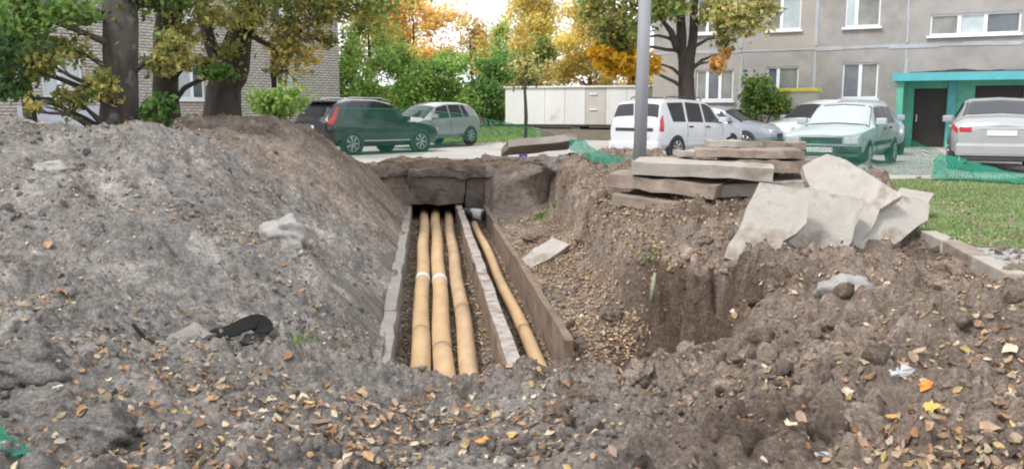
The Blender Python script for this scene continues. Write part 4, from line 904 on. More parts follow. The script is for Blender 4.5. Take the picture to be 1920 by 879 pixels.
def tree(label, base, stems, clumps, bark, leaf=0.12, name='tree', cat='tree', group=None, lname='crown', mult=2.1, bright=1.15):
    """stems: list of (points, radii) in world coords; clumps: (centre, radii, n, palette)"""
    t = thing(name, label, cat, base, 0, group); inv = Matrix.Translation(-Vector(base)); m = MB()
    allp = []
    for pts, rad in stems:
        pp = []; rr = []
        for i in range(len(pts)-1):
            a, b = Vector(pts[i]), Vector(pts[i+1]); k = max(2, int((b-a).length/.35))
            for q in range(k): f = q/k; pp.append(a.lerp(b, f)+Vector((random.uniform(-1, 1), random.uniform(-1, 1), 0))*rad[i]*.10); rr.append((rad[i]*(1-f)+rad[i+1]*f)*random.uniform(.95, 1.06))
        pp.append(Vector(pts[-1])); rr.append(rad[-1]); v0 = len(m.v); NS = 22; m.tube(pp, rr, NS)
        ph = [random.uniform(-.09, .09) for _ in range(NS)]
        for i in range(len(pp)):
            for k in range(NS):
                ph[k] = ph[k]*.9+random.uniform(-.022, .022); q = Vector(m.v[v0+i*NS+k]); m.v[v0+i*NS+k] = tuple(pp[i]+(q-pp[i])*(1+ph[k])); allp += list(zip(pp, rr))
    P = []; Cc = []
    for c, r, n, pal in clumps:
        c = Vector(c); cand = [(p, q) for p, q in allp if p.z < c.z+.3] or allp
        p, q = min(cand, key=lambda e: (e[0]-c).length+.4*abs(e[0].z-(c.z-.8)))
        lp = limb(m, p, c, min(q*.5, .07), .012, .08)
        for k in range(5):
            d = Vector([random.uniform(-1, 1)*r[i] for i in range(3)]); limb(m, lp[random.randint(3, 6)], c+d*.8, .012, .004, .05, 4)
        n = int(n*mult); q_ = clump_pts(c, r, n, 11); P.append(q_); tone = random.uniform(.8, 1.2); Cc.append(pick(pal, n)*tone*bright)
    o = m.build('trunk', bark, t); o.matrix_parent_inverse = inv
    if P:
        P = np.concatenate(P); Cc = np.concatenate(Cc); o = link(lname, leaf_mesh(lname, P-np.array(base), leaf, Cc), M['leaf'], t)
    return t
def A(u, v, Y): return tuple(aty(u, v, Y))
def px(r, Y): return r*Y/FPX                              # pixel size at a distance, in metres
def CLP(u, v, Y, ru, rv, n, pal, rd=None): return (A(u, v, Y), (px(ru, Y), rd or px(ru, Y)*.9, px(rv, Y)), n, pal)
# big trees on the left, behind the soil heaps
def gb(u, v, Y): p = aty(u, v, Y); return (p.x, p.y, hz(p.x, p.y)-.1)
b = gb(226, 240, 14.6)
tree('thick dark trunked tree with pale lower bark, left of centre heap', b, [([b, A(228, 150, 14.6), A(228, 40, 14.6), A(222, -120, 14.7), A(230, -400, 14.9), A(238, -700, 15)], [.32, .26, .26, .24, .18, .07])],
     [CLP(150, 15, 14.2, 70, 26, 300, GREEN), CLP(180, 165, 13.9, 34, 30, 200, OLIVE), CLP(135, 190, 13.6, 26, 26, 90, OLIVE), CLP(110, 85, 14, 46, 26, 160, OLIVE), CLP(20, 30, 13.4, 70, 50, 520, GREEN), CLP(10, 120, 13.2, 60, 50, 420, DGREEN), CLP(90, 120, 13.4, 40, 26, 130, OLIVE),
      CLP(330, 95, 14.4, 40, 26, 260, OLIVE), CLP(290, 0, 14.8, 60, 26, 260, GREEN), CLP(20, 170, 13.4, 30, 24, 120, GREEN), CLP(60, 205, 13, 14, 20, 30, OLIVE)]+
     [CLP(220+random.uniform(-280, 260), -random.uniform(60, 700), 14.8, 110, 70, 330, GREEN, 1.2) for _ in range(16)], M['bark_pale'], .085)
b = gb(312, 235, 16.8)
tree('second dark trunk standing just right of the thick tree', b, [([b, A(312, 120, 16.8), A(318, 20, 16.8), A(322, -150, 16.9), A(330, -450, 17)], [.25, .22, .22, .18, .07])],
     [CLP(345, 60, 16.6, 40, 22, 150, OLIVE), CLP(300, 125, 16.2, 30, 18, 110, OLIVE), CLP(420, 138, 16.2, 34, 16, 200, GREEN), CLP(380, 115, 16.4, 30, 14, 110, OLIVE), CLP(400, 20, 16.6, 60, 26, 260, OLIVE)]+
     [CLP(330+random.uniform(-220, 240), -random.uniform(50, 520), 16.9, 100, 60, 300, OLIVE if k % 2 else GREEN, 1.2) for k in range(12)], M['bark'], .09)
b = gb(420, 225, 18.6)
tree('stout forked dark tree leaning right behind the far heap', b, [([b, A(418, 170, 18.6), A(432, 120, 18.6), A(452, 60, 18.6), A(476, -20, 18.7), A(500, -200, 18.8), A(520, -420, 19)], [.42, .36, .34, .24, .19, .15, .06]), ([A(424, 150, 18.6), A(395, 80, 18.5), A(372, 0, 18.5), A(350, -160, 18.6)], [.2, .13, .11, .05]),
     ([A(462, 60, 18.6), A(490, 78, 18.3), A(518, 92, 18.0)], [.07, .05, .045]), ([A(516, 90, 18.0), A(512, 130, 18.0), A(514, 165, 18.0)], [.075, .07, .05])],
     [CLP(470, 30, 18.2, 50, 34, 300, OLIVE), CLP(545, 65, 18, 46, 40, 260, YELLOW+OLIVE), CLP(540, 130, 17.8, 30, 26, 120, YELLOW+OLIVE), CLP(590, 30, 18, 50, 30, 260, OLIVE), CLP(650, 20, 18.2, 50, 26, 240, OLIVE), CLP(690, 5, 18.2, 60, 20, 220, OLIVE+LGREEN), CLP(575, 100, 18, 24, 16, 60, YELLOW), CLP(430, 95, 18, 26, 18, 80, OLIVE), CLP(620, 75, 18.2, 22, 18, 60, OLIVE), CLP(560, 0, 18.2, 60, 20, 200, LGREEN+OLIVE)]+
     [CLP(500+random.uniform(-200, 220), -random.uniform(40, 460), 18.8, 100, 60, 300, OLIVE, 1.2) for _ in range(12)], M['bark'], .09)
b = gb(62, 240, 15.2)
tree('slim leaning trunk near the left edge', b, [([b, A(52, 180, 15.2), A(42, 110, 15.2), A(30, -20, 15.3), A(10, -250, 15.4)], [.11, .10, .085, .07, .03])],
     [CLP(30, 95, 14.9, 40, 40, 240, DGREEN), CLP(0, 60, 14.8, 50, 40, 240, GREEN)]+[CLP(30+random.uniform(-150, 120), -random.uniform(20, 320), 15.3, 80, 60, 240, GREEN) for _ in range(6)], M['bark'], .10)
# tree by the panel block
b = gb(1292, 215, 30.5)
tree('multi stemmed tree before the panel block, right of the lamp post', b, [([b, A(1288, 150, 30.5), A(1278, 90, 30.5), A(1276, 0, 30.6), A(1268, -150, 30.6)], [.30, .27, .17, .14, .05]), ([A(1290, 150, 30.5), A(1300, 70, 30.4), A(1304, -40, 30.4), A(1312, -200, 30.5)], [.19, .15, .12, .05]),
     ([A(1272, 95, 30.5), A(1258, 60, 30.2), A(1238, 35, 30)], [.14, .10, .05])],
     [CLP(1150, 30, 29.5, 50, 34, 700, OLIVE), CLP(1165, 80, 29.5, 34, 30, 400, OLIVE+GREEN), CLP(1240, 15, 29.8, 40, 26, 420, OLIVE+LGREEN), CLP(1390, 20, 29.8, 54, 36, 700, OLIVE+PALE), CLP(1345, 30, 29.8, 24, 34, 200, OLIVE), CLP(1155, 120, 29.2, 34, 20, 420, GOLD), CLP(1205, 118, 29.2, 30, 18, 300, GOLD), CLP(1130, 100, 29.4, 22, 16, 160, GOLD), CLP(1348, 120, 29.4, 16, 14, 110, ORANGE), CLP(1362, 100, 29.4, 10, 10, 40, ORANGE), CLP(1360, 70, 29.6, 14, 18, 60, OLIVE), CLP(1110, 20, 29.8, 30, 26, 260, OLIVE), CLP(1430, 10, 29.8, 30, 22, 240, OLIVE+PALE)]+
     [CLP(1280+random.uniform(-190, 170), -random.uniform(40, 300), 30.4, 70, 50, 420, OLIVE, 1.4) for _ in range(11)], M['bark'], .15)
# shrubs and trees behind the yard
def bgtree(label, u, Y, vtop, vbot, ru, pal, n, leaf, ncl=14, trunk=.14, stem_v=None, group='trees behind the yard', low=None, name='tree', cat='tree'):
    base = aty(u, 232, Y); base = (base.x, base.y, hz(base.x, base.y)-.1); cl = []
    for k in range(ncl):
        f = (k+.5)/ncl; v = vbot+(vtop-vbot)*f; wd = ru*(0.45+0.55*sin(pi*min(1, .25+.75*f)))
        pl = low if (low and f < .35) else pal
        cl.append(CLP(u+random.uniform(-1, 1)*wd*(1.05 if name == 'shrub' else .72), v+random.uniform(-10, 10), Y+random.uniform(-1, 1)*px(ru, Y)*.7, ru*(.56 if name == 'shrub' else .42), (vbot-vtop)/ncl*1.25+10, n//ncl, pl))
    sx = aty(u, vtop+.25*(vbot-vtop), Y)
    return tree(label, base, [([base, tuple(Vector(base).lerp(sx, .5)+Vector((random.uniform(-.2, .2), 0, 0))), tuple(sx)], [trunk, trunk*.7, trunk*.25])], cl, M['bark'], leaf*.72, name=name, cat=cat, group=group, mult=2.0, bright=1.62)
bgtree('dense green shrub against the brick block corner', 672, 41, 108, 222, 44, LGREEN+GREEN, 3200, .17, 9, .06, name='shrub', cat='shrub', group='shrubs behind the yard')
bgtree('broad green shrub behind the black SUV', 745, 42.5, 95, 215, 60, GREEN+LGREEN, 4200, .17, 10, .06, name='shrub', cat='shrub', group='shrubs behind the yard')
bgtree('green shrub behind the silver hatchback', 835, 43, 112, 215, 56, GREEN+LGREEN, 3800, .17, 10, .06, name='shrub', cat='shrub', group='shrubs behind the yard')
bgtree('bluish green shrub left of the white cabin', 915, 44, 120, 218, 50, DGREEN+GREEN, 3600, .17, 9, .06, name='shrub', cat='shrub', group='shrubs behind the yard')
bgtree('dark green small tree rising over the white cabin', 1000, 48, 90, 190, 52, GREEN+OLIVE, 3200, .19, 9, .08)
bgtree('orange maple crown above the green shrubs', 775, 50, 5, 125, 92, ORANGE+YELLOW, 5200, .20, 13)
bgtree('olive tree leaning over the brick block corner', 690, 46, 20, 125, 52, OLIVE+LGREEN, 2800, .18, 9)
bgtree('slender tree with thin ochre leaves against white sky', 880, 55, 40, 130, 46, OLIVE+ORANGE, 1300, .20, 8)
bgtree('tall pale yellow tree above the white cabin', 1000, 54, -20, 160, 72, PALE+YELLOW, 8000, .21, 16)
bgtree('yellow tree behind the lamp post', 1105, 50, 30, 170, 74, YELLOW+PALE, 6000, .20, 14)
bgtree('golden yellow tree beside the panel block corner', 1185, 52, 60, 190, 50, YELLOW, 3600, .20, 11)
bgtree('yellow green tree behind the left end of the cabin', 935, 58, 50, 170, 48, LGREEN+PALE, 2600, .22, 9)
def shrub(label, u, v, Y, ru, rv, pal, n, leaf=.11, ncl=5):
    base = aty(u, v, Y); base = (base.x, base.y, hz(base.x, base.y)-.05); cl = []
    for k in range(ncl): cl.append(CLP(u+random.uniform(-1, 1)*ru*.55, v+random.uniform(-1, .8)*rv*.55, Y+random.uniform(-.3, .3), ru*.5, rv*.5, n//ncl, pal))
    return tree(label, base, [([base, tuple(Vector(base)+Vector((.05, 0, .5)))], [.03, .015])], cl, M['bark'], leaf, name='shrub', cat='shrub', group='shrubs near the buildings')
shrub('light green shrub left of the black SUV', 528, 195, 22, 58, 34, LGREEN, 1300, .10, 8)
shrub('dark green sapling foliage between the two left trunks', 290, 212, 14.2, 34, 36, DGREEN+GREEN, 500, .10, 6)
shrub('leafy green bush under the panel block window', 1432, 192, 33.6, 44, 44, GREEN+LGREEN, 1500, .13, 9)
# sapling with blue bag
b = gb(985, 262, 23.0)
tree('thin bare sapling at the road edge with a blue bag', b, [([b, A(986, 220, 23), A(984, 170, 23), A(990, 120, 23)], [.05, .045, .035, .012])], [CLP(985, 125, 23, 40, 18, 90, OLIVE+PALE), CLP(975, 155, 23, 26, 14, 40, OLIVE), CLP(1000, 145, 23, 26, 14, 40, OLIVE)], M['bark'], .09, name='sapling')
bp_ = aty(981, 262, 22.85); m = MB(); m.tube([(0, 0, 0), (.0, 0, .10), (.01, 0, .24), (.0, 0, .34), (.0, .02, .42)], [.10, .13, .10, .05, .07], 10); o = m.build('bag', M['blue']); o.location = (bp_.x, bp_.y, hz(bp_.x, bp_.y)); rough_mesh(o, .02, 1, 3, 8); tag(o, 'blue plastic bag tied at the foot of the sapling', 'bag')
# far wood closing the horizon
n = 26000; ang = rng.uniform(-.75, .75, n); Y = rng.uniform(75, 120, n); X = ang*Y; Zt = 0.4+rng.uniform(0, 1, n)**1.3*(2.2+1.5*fbm(X*.08, Y*.08, 3, 9)+np.where(np.abs(ang) > .2, 4, 0))
fw = link('far_wood', leaf_mesh('far_wood', np.c_[X, Y, Zt], .8, pick(OLIVE+GREEN+YELLOW, n)), M['leaf']); tag(fw, 'distant autumn wood beyond the yard', 'wood', kind='stuff')

# ------------------------------------------------------------------ ground litter, clods, stones
def nrm_at(X, Y, e=.03):
    zx = (height(X+e, Y)-height(X-e, Y))/(2*e); zy = (height(X, Y+e)-height(X, Y-e))/(2*e)
    nn = np.c_[-zx, -zy, np.ones_like(X)]; return nn/np.linalg.norm(nn, axis=1)[:, None]
def dens(X, Y):
    c = cc_(X, Y); d = 0.22+0.10*(X > 0)
    d = d+1.0*((c > CR) & (Y > 8.4) & (Y < 16) & (X < 1.2))+.3*((c > CR) & (Y > 8))                       # leafy bank right of the channel
    d = d+2.2*((c > CL) & (c < CR) & (Y > 6))
    d = d+0.55*np.exp(-((X+0.2)/1.6)**2-((Y-3.7)/.9)**2)+0.25*((Y < 5) & (X > 0))
    d = d*np.where(lawn_in(X, Y), .9, 1)+0.15*((X > 1) & (Y > 8))
    d = d*np.clip(0.30+3.6*fbm(X*1.3, Y*1.3, 4, 300), .04, 2.6)
    k_ = np.clip(.75+1.6*fbm(X*1.6, Y*1.6, 3, 310), .15, 1.6)
    d = d+1.5*k_*((c > CL) & (c < CR) & (Y > 6))+.85*k_*((c > CR) & (Y > 8.3) & (Y < 17) & (X < 2.6))+.35*k_*((c > CR) & (Y > 5.4) & (Y < 8.3) & (X < 1.3))
    return d
N = 120000; Y = 2.6+(21-2.6)*rng.uniform(0, 1, N)**1.25; X = rng.uniform(-1, 1, N)*(Y*.62+.3)
keep = rng.uniform(0, 1, N) < dens(X, Y)*0.70*np.clip(Y/9, .35, 1.2); X, Y = X[keep], Y[keep]
n_ = 9000; Ye = rng.uniform(6.2, 20, n_); Xe = rng.uniform(CL, CR, n_)+CH*(Ye-10); X = np.r_[X, Xe]; Y = np.r_[Y, Ye]   # leaves drifted into the channel
n_ = 5000; Ye = rng.uniform(8.2, 14, n_); Xe = rng.uniform(CR+.1, CR+1.3, n_)+CH*(Ye-10); k_ = rng.uniform(0, 1, n_) < np.clip(.5+2*fbm(Xe*2, Ye*2, 3, 311), 0, 1); X = np.r_[X, Xe[k_]]; Y = np.r_[Y, Ye[k_]]
LIT = [(.36, .26, .17), (.30, .20, .13), (.42, .33, .22), (.26, .16, .10), (.20, .125, .08), (.38, .27, .12), (.34, .19, .10), (.17, .115, .08), (.46, .40, .30), (.30, .22, .155), (.40, .30, .22), (.22, .17, .13)]
sz = np.full(len(X), .029)
n_ = 30000; Ye = 2.6+(20-2.6)*rng.uniform(0, 1, n_)**1.15; Xe = rng.uniform(-1, 1, n_)*(Ye*.62+.3)          # smaller leaves and scraps strewn all over
k_ = rng.uniform(0, 1, n_) < np.clip(.30+1.5*fbm(Xe*1.9, Ye*1.9, 4, 315), .05, 1)*(1+.5*(Xe > 0))*.8; X = np.r_[X, Xe[k_]]; Y = np.r_[Y, Ye[k_]]; sz = np.r_[sz, rng.uniform(.012, .026, k_.sum())]
nn = nrm_at(X, Y); Z = height(X, Y)+.012
lt = link('leaf_litter', litter_mesh('leaf_litter', np.c_[X, Y, Z]+nn*.004, sz, pick(LIT, len(X), .25), nn), M['litter']); tag(lt, 'scattered fallen autumn leaves over soil and trench floor', 'leaves', kind='stuff')
print('litter', len(X))
# debris over the cell floors was included; clods:
def ico(sub):
    bm = bmesh.new(); bmesh.ops.create_icosphere(bm, subdivisions=sub, radius=1); V = np.array([v.co[:] for v in bm.verts]); Fc = np.array([[v.index for v in f.verts] for f in bm.faces]); bm.free(); return V, Fc
def clods(name, X, Y, R, sub, cols, smooth=False, sink=.35):
    V, Fc = ico(sub); n = len(X); Zc = height(X, Y)
    A3 = rng.normal(size=(n, 3, 3)); Q = np.linalg.qr(A3)[0]
    S = rng.uniform(.45, 1.2, (n, 1, 3)); rad = rng.uniform(.62, 1.22, (n, len(V), 1))
    W = np.einsum('nij,nvj->nvi', Q, V[None]*rad*S)*R[:, None, None]
    W[:, :, 0] += X[:, None]; W[:, :, 1] += Y[:, None]; W[:, :, 2] += (Zc+R*(.6-sink)*.6)[:, None]
    Fa = (np.arange(n)[:, None, None]*len(V)+Fc[None]).reshape(-1, 3)
    return link(name, mesh_np(name, W.reshape(-1, 3), Fa, smooth, np.repeat(cols, len(V), 0)), M['clod'])
def scatter(N, y0, y1, p, f):
    Y = y0+(y1-y0)*rng.uniform(0, 1, N)**p; X = rng.uniform(-1, 1, N)*(Y*.62+.3); k = rng.uniform(0, 1, N) < f(X, Y); return X[k], Y[k]
def cd(X, Y):
    c = cc_(X, Y); d = .45+.55*(X > .6)+.25*(Y < 4.5); d = d*np.clip(.4+2.4*fbm(X*.9, Y*.9, 3, 330), .08, 1.5)
    d = np.where((c > CL-.1) & (c < CR+.1) & (Y > 5.5), .05, d); return np.where(lawn_in(X, Y), d*.05, d)
X, Y = scatter(16000, 2.7, 13, 1.3, cd); R = .010+.030*rng.uniform(0, 1, len(X))**3.0
c = soil_color(X, Y)*rng.uniform(.6, 1.5, (len(X), 1)); tag(clods('small_clods', X, Y, R, 1, c), 'small clods and gravel strewn over the dug soil', 'clods', kind='stuff')
X, Y = scatter(4200, 2.7, 16, 1.2, lambda X, Y: cd(X, Y)*.8); R = .022+.055*rng.uniform(0, 1, len(X))**2.2
R = R*np.where(X > .5, 1.15, .8); c = soil_color(X, Y)*rng.uniform(.65, 1.45, (len(X), 1)); tag(clods('soil_clods', X, Y, R, 2, c), 'lumpy soil clods scattered over the heaps', 'clods', kind='stuff')
# pale stone chips
X, Y = scatter(9000, 2.7, 16, 1.2, lambda X, Y: .5*(1+.6*(X < 0))*np.clip(.4+2*fbm(X*.7, Y*.7, 3, 350), .1, 1.3)*np.where((cc_(X, Y) > CL-.1) & (cc_(X, Y) < CR+.1) & (Y > 5.5), .2, 1)); R = .006+.022*rng.uniform(0, 1, len(X))**3
c = np.array([.42, .38, .34])*rng.uniform(.6, 1.2, (len(X), 1)); tag(clods('stone_chips', X, Y, R, 1, c), 'pale stone and mortar chips in the soil', 'chips', kind='stuff')
# single big lumps that can be pointed at
def lump(label, u, v, z, r, mat, seed, name='soil_clod', cat='clod', scale=(1, 1, 1), Yd=None, rz=0, lift=.10):
    p = atz(u, v, z) if Yd is None else aty(u, v, Yd)
    bm = bmesh.new(); bmesh.ops.create_icosphere(bm, subdivisions=4, radius=1)
    co = np.array([q.co[:] for q in bm.verts])
    d = 1+.32*fbm(co[:, 0]*1.3+seed*3.1+co[:, 2]*.7, co[:, 1]*1.3+co[:, 2]*1.1, 4, 400+seed)+.30*fbm(co[:, 0]*3.5+seed+co[:, 2]*2, co[:, 1]*3.5+co[:, 2]*3, 4, 420)
    fl = np.array([[.8, .2, .4], [-.5, .6, .5], [.1, -.9, .3], [-.3, -.2, .9]])
    for q, s, c0 in zip(bm.verts, d, co):
        k = s*min(1, min(.72/max(.01, float(np.dot(c0, f/np.linalg.norm(f)))) if np.dot(c0, f) > 0 else 9 for f in fl)); q.co *= k
        q.co.x *= scale[0]*r; q.co.y *= scale[1]*r; q.co.z *= scale[2]*r
    me = bpy.data.meshes.new(name); bm.to_mesh(me); bm.free(); me.polygons.foreach_set('use_smooth', [True]*len(me.polygons)); me.update()
    if mat in ('stone', 'stone_brown'):
        at = me.color_attributes.new('col', 'FLOAT_COLOR', 'POINT'); cv = (.275, .26, .248, 1) if mat == 'stone' else (.26, .205, .17, 1)
        for d_ in at.data: d_.color = cv
        mat = 'clod'
    o = link(name, me, M[mat]); o.location = (p.x, p.y, hz(p.x, p.y)+r*scale[2]*lift); o.rotation_euler = (0, 0, rz); return tag(o, label, cat, 'large lumps in the dug soil')
lump('long grey lump sliding down the left heap towards the trench', 530, 440, 0, .24, 'stone_light', 1, Yd=8.9, scale=(.95, 1.6, .85), rz=.35, lift=.45)
lump('flat pale stone high on the left heap', 188, 338, 0, .14, 'stone_light', 2, name='stone', cat='stone', Yd=9.0, scale=(1.2, .7, .5), rz=-.4)
lump('pale grey stone lying leftmost on the upper heap', 100, 342, 0, .15, 'stone_light', 3, name='stone', cat='stone', Yd=9.0, scale=(1.3, .7, .45))
lump('small round grey stone low on the left heap', 187, 470, 0, .07, 'stone', 4, name='stone', cat='stone', Yd=7.4)
lump('small pale round stone left of the long grey lump', 392, 386, 0, .06, 'stone', 5, name='stone', cat='stone', Yd=9.4)
lump('rounded grey boulder right of the pit below the tipped slabs', 1590, 575, .10, .19, 'stone_light', 6, name='boulder', cat='boulder', scale=(1.25, .9, .8))
lump('big brown clod under the grey boulder', 1590, 625, .12, .12, 'stone_brown', 7, scale=(1.3, .9, .7))
lump('brown clod on the rim in front of the right hand wall', 1080, 695, .0, .10, 'stone_brown', 8, scale=(1.3, .9, .7))
lump('dark clod on the rim before the third pipe', 780, 720, .02, .08, 'stone_brown', 9, scale=(1.6, .9, .6))
lump('brown clod below the narrow pipe end', 1045, 770, .04, .075, 'stone_brown', 10)
lump('big grey lump in the lower left corner', 180, 830, .1, .14, 'stone', 11, scale=(1.2, .9, .7))
lump('grey lump at the lower left edge', 45, 720, .16, .17, 'stone', 12, scale=(1.4, .9, .7))
lump('grey lump at the bottom beside the left corner lump', 330, 810, .07, .11, 'stone', 13, scale=(1.3, 1, .6))
lump('brown clod on the leafy bank by the right wall', 1085, 590, -.6, .13, 'stone_brown', 14, scale=(1.0, .8, .9))
lump('dark brown clod on the bank left of the pit', 1150, 565, -.55, .11, 'stone_brown', 15)
lump('grey clod at the bottom edge right of centre', 1290, 835, .06, .10, 'stone', 16, scale=(1.2, .9, .7))
lump('brown clod at the bottom right corner', 1800, 850, .16, .10, 'stone_brown', 17, scale=(1.1, .9, .8))
lump('soil lump below the weathered far slab', 1050, 300, 0, .26, 'stone', 18, Yd=18.0, scale=(1.6, 1, .8))
lump('grey clod left of the pale board in the bank', 1010, 400, 0, .16, 'stone_brown', 19, Yd=14.2, scale=(1.4, .8, .6))
# single leaves near the viewer
def big_leaf(label, u, v, size, c, k):
    size *= .78; c = tuple(.82*q+.18*.25 for q in c); p = atz(u, v, .05 if u < 1500 else .14); z = hz(p.x, p.y); pts = []; r = random.Random(k)
    prof = [(0, -.5), (.22, -.38), (.42, -.30), (.34, -.08), (.52, .10), (.30, .18), (.20, .34), (0, .58), (-.20, .34), (-.30, .18), (-.52, .10), (-.34, -.08), (-.42, -.30), (-.22, -.38)]
    for a, b_ in prof: pts.append((a*size*r.uniform(.8, 1.1), b_*size, abs(a)*size*r.uniform(.0, .45)+b_*b_*size*r.uniform(-.1, .5)))
    me = bpy.data.meshes.new('fallen_leaf'); n_ = len(pts); me.from_pydata(pts+[(0, 0, 0)], [], [(i, (i+1) % n_, n_) for i in range(n_)]); me.update()
    at = me.color_attributes.new('col', 'FLOAT_COLOR', 'POINT')
    for d in at.data: t = r.uniform(.85, 1.1); d.color = (c[0]*t, c[1]*t, c[2]*t, 1)
    o = link('fallen_leaf', me, M['litter']); nv = nrm_at(np.array([p.x]), np.array([p.y]), .06)[0]
    o.location = (p.x, p.y, z+.022); q = Vector(nv).to_track_quat('Z', 'Y'); o.rotation_euler = (q.to_matrix() @ Matrix.Rotation(r.uniform(0, 6.28), 3, 'Z')).to_euler(); return tag(o, label, 'leaf', 'separate fallen leaves in the foreground')
LEAVES = [('yellow leaf lying left of the fallen stick', 960, 788, .075, (.55, .36, .12)), ('broad yellow leaf right of the fallen stick', 1005, 808, .085, (.62, .40, .06)), ('bright yellow leaf in the middle foreground', 1150, 806, .07, (.70, .52, .03)),
          ('cream leaf just below the bright yellow leaf', 1157, 838, .08, (.60, .50, .26)), ('orange leaf below the fallen stick', 905, 852, .08, (.62, .26, .03)), ('yellow leaf on the rim below the narrow pipe', 1072, 740, .07, (.58, .40, .10)),
          ('orange yellow leaf on the rim in front of the pit', 1218, 692, .09, (.62, .40, .10)), ('yellow leaf on brown soil right of centre', 1398, 726, .08, (.55, .42, .05)), ('vivid orange leaf beside the white plastic scrap', 1735, 740, .09, (.72, .24, .01)),
          ('amber leaf under the vivid orange leaf', 1672, 778, .07, (.62, .34, .06)), ('yellow leaf near the lower right', 1742, 808, .08, (.58, .42, .08)), ('cream leaf at the right edge', 1895, 770, .10, (.66, .55, .32)), ('pale leaf beside the right edge', 1890, 742, .09, (.62, .50, .30)),
          ('cream leaf on the brown slope left of the plastic scrap', 1588, 732, .085, (.66, .52, .38)), ('pale leaf near the middle of the brown slope', 1565, 678, .075, (.62, .48, .30)), ('cream leaf high on the right slope', 1825, 636, .07, (.62, .58, .50)),
          ('golden leaf at the bottom left of the slope', 395, 790, .075, (.62, .42, .06)), ('pale leaf in the lower left among grey soil', 495, 785, .06, (.62, .50, .36)), ('cream leaf at the bottom left', 590, 818, .065, (.60, .54, .46)), ('whitish leaf at the lower left corner', 113, 793, .07, (.56, .54, .46)),
          ('rusty leaf on the left slope below the black rubber', 540, 688, .09, (.24, .10, .04)), ('golden leaf above the black rubber scrap', 350, 600, .11, (.56, .36, .10)), ('orange leaf on the far left slope', 95, 520, .11, (.46, .24, .10)), ('amber leaf low at the bottom edge', 1665, 870, .09, (.60, .36, .06)),
          ('cream leaf at the bottom, right of the grey clod', 1480, 865, .075, (.62, .55, .38)), ('yellow cream leaf at bottom centre', 1030, 845, .07, (.60, .46, .28)), ('pale pinkish leaf at the bottom centre', 800, 800, .075, (.52, .34, .24)), ('ochre leaf at the bottom left of centre', 690, 860, .08, (.50, .28, .12))]
for k, (lb_, u, v, s, c) in enumerate(LEAVES): big_leaf(lb_, u, v, s, c, k)
# stick, rubber, rag, plastic
def on(u, v, z, dz=0): p = atz(u, v, z); return Vector((p.x, p.y, hz(p.x, p.y)+dz))
m = MB(); pts = [on(862, 828, .04, .03), on(890, 832, .04, .035), on(925, 836, .04, .03), on(972, 838, .04, .03)]; c0 = pts[0].copy(); m.tube([p-c0 for p in pts], [.009, .012, .013, .010], 8); o = m.build('stick', M['stick']); o.location = c0; tag(o, 'brown broken stick lying across the foreground', 'stick')
def ribbon(name, label, cat, pxs, z, width, th, mat, lift=.03):
    k_ = np.arange(len(pxs)); t_ = np.linspace(0, len(pxs)-1, 6*(len(pxs)-1)+1)
    def sm(a_):
        y_ = np.interp(t_, k_, a_)
        for _ in range(4): y_[1:-1] = (y_[:-2]+2*y_[1:-1]+y_[2:])/4
        return y_
    us_, vs_, hs_ = [sm([q[i_] for q in pxs]) for i_ in range(3)]; width = list(sm(width)); width[-1] *= .35; width[-2] *= .75
    pts = [on(u, v, z, lift+h) for u, v, h in zip(us_, vs_, hs_)]; c0 = pts[0].copy(); V = []; Fc = []
    zz_ = sm([p_.z for p_ in pts][::6]) if len(pts) > 6 else None
    for p_, q_ in zip(pts, zz_): p_.z = q_
    for i, p in enumerate(pts):
        t = (pts[min(i+1, len(pts)-1)]-pts[max(i-1, 0)]).normalized(); s = t.cross(Vector((0, -.5, .85))).normalized(); w_ = width[i]
        for a in (-1, 1):
            for q in (0, 1): V.append(tuple(p-c0+s*a*w_+Vector((0, 0, th*q))))
    n_ = len(pts)
    for i in range(n_-1):
        b = i*4; e = b+4
        Fc += [(b, e, e+1, b+1), (b+2, b+3, e+3, e+2), (b+1, e+1, e+3, b+3), (b, b+2, e+2, e)]
    Fc += [(0, 1, 3, 2), ((n_-1)*4, (n_-1)*4+2, (n_-1)*4+3, (n_-1)*4+1)]
    me = bpy.data.meshes.new(name); me.from_pydata(V, [], Fc); me.update(); o = link(name, me, M[mat]); o.location = c0; return tag(o, label, cat)
rs = thing('rubber_scrap', 'flat black torn rubber scrap lying on the left slope', 'scrap', on(445, 612, .1))
o = ribbon('flap', None, None, [(385, 618, 0), (400, 612, .02), (425, 607, .05), (455, 601, .06), (480, 597, .07), (495, 600, .06), (502, 606, .05)], .08, [.02, .05, .055, .06, .07, .06, .03], .008, 'black'); wl = o.location.copy(); o.parent = rs; o.location = wl-rs.location
o = ribbon('flap', None, None, [(388, 622, 0), (410, 632, 0), (440, 633, .0), (470, 627, .01), (500, 612, .04)], .08, [.03, .028, .018, .010, .008], .008, 'black'); wl = o.location.copy(); o.parent = rs; o.location = wl-rs.location
ribbon('rubber_strip', 'thin black strip half buried left of the rubber scrap', 'scrap', [(250, 622, 0), (280, 636, .0), (305, 646, .0), (330, 650, -.01)], .1, [.008, .014, .018, .012], .008, 'black')
m = MB(); m.prism([(-.11, -.03, 0), (.13, -.06, 0), (.16, .03, .01), (.02, .10, .07), (-.08, .06, .04)], (0, -.01, .02)); o = m.build('rag', M['rag']); o.location = on(345, 640, .09, .03); rough_mesh(o, .02, 3, 8, 9); tag(o, 'crumpled grey rag between the black strips', 'rag')
lump('curved white plastic scrap on the brown slope at right', 1688, 718, .13, .062, 'whiteplastic', 31, name='plastic_scrap', cat='scrap', scale=(1.2, .55, .45), rz=.2)
lump('thin white plastic sliver at the bottom right of centre', 1546, 854, .08, .04, 'whiteplastic', 32, name='plastic_scrap', cat='scrap', scale=(1.4, .4, .35), rz=-.3)
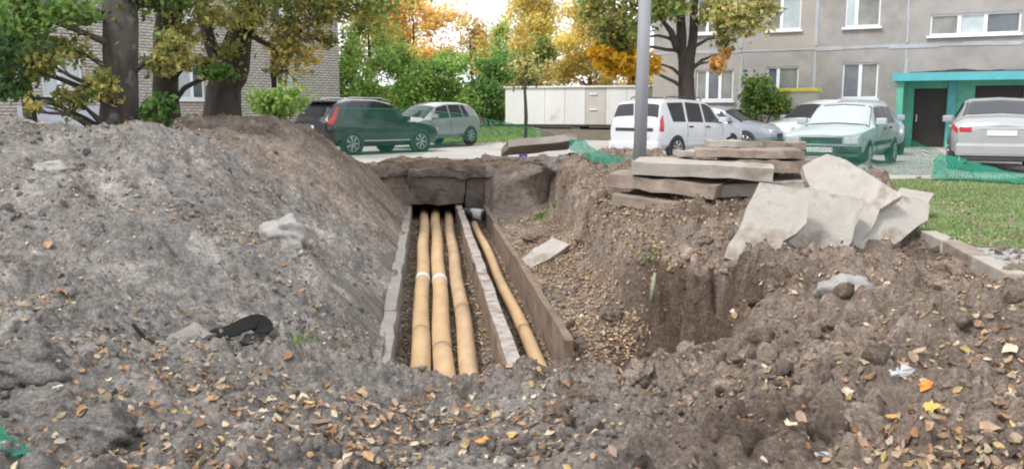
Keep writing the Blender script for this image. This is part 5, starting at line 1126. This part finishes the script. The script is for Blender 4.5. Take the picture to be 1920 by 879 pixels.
# pale stalk in the pit wall
ps = aty(1222, 560, 8.0); m = MB(); m.tube([(0, 0, 0), (.01, .01, .14), (.03, .03, .27)], [.026, .024, .012], 8); o = m.build('pale_stalk', M['pale_stalk']); o.location = (ps.x, ps.y, max(ps.z, hz(ps.x, ps.y))-.03); tag(o, 'pale stalk standing on the back edge of the pit', 'stalk')
# grass
def blades(name, label, X, Y, h, pal, lean=.5):
    n = len(X); Z = height(X, Y); a = rng.uniform(0, 2*pi, n); wd = rng.uniform(.004, .009, n)*(1+Y/9); hh = h*rng.uniform(.5, 1.3, n)
    lx = rng.normal(0, lean, n)*hh; ly = rng.normal(0, lean, n)*hh
    V = np.stack([np.c_[X-np.cos(a)*wd, Y-np.sin(a)*wd, Z], np.c_[X+np.cos(a)*wd, Y+np.sin(a)*wd, Z], np.c_[X+lx, Y+ly, Z+hh]], 1).reshape(-1, 3)
    return tag(link(name, mesh_np(name, V, np.arange(3*n).reshape(-1, 3), False, np.repeat(pick(pal, n), 3, 0)), M['blade']), label, 'grass', kind='stuff')
N = 110000; Y = rng.uniform(7.9, 15.9, N); X = rng.uniform(3, 11.5, N); k = lawn_in(X, Y) & (rng.uniform(0, 1, N) < np.clip(.75+2.0*fbm(X*1.3, Y*1.3, 3, 360), .1, 1)); X, Y = X[k], Y[k]
blades('lawn_grass', 'short green grass covering the lawn at right', X, Y, .042, [(.19, .28, .10), (.26, .32, .15), (.17, .28, .10), (.30, .30, .17), (.22, .32, .12)])
N = 16000; Y = rng.uniform(35, 47, N); X = rng.uniform(-7, 1.0, N); blades('back_grass', 'grass growing on the strip beyond the road', X, Y, .10, LGREEN)
tx = []; ty = []
for u, v, Yd, r, q in ((1022, 350, 16.6, .14, 160), (1222, 500, 8.9, .05, 30), (1390, 575, 6.4, .06, 30), (560, 690, 5.0, .05, 20)):
    p = aty(u, v, Yd); tx.append(rng.normal(p.x, r, q)); ty.append(rng.normal(p.y, r, q))
blades('grass_tufts', 'torn grass tufts surviving on the soil banks', np.concatenate(tx), np.concatenate(ty), .07, GREEN, .6)
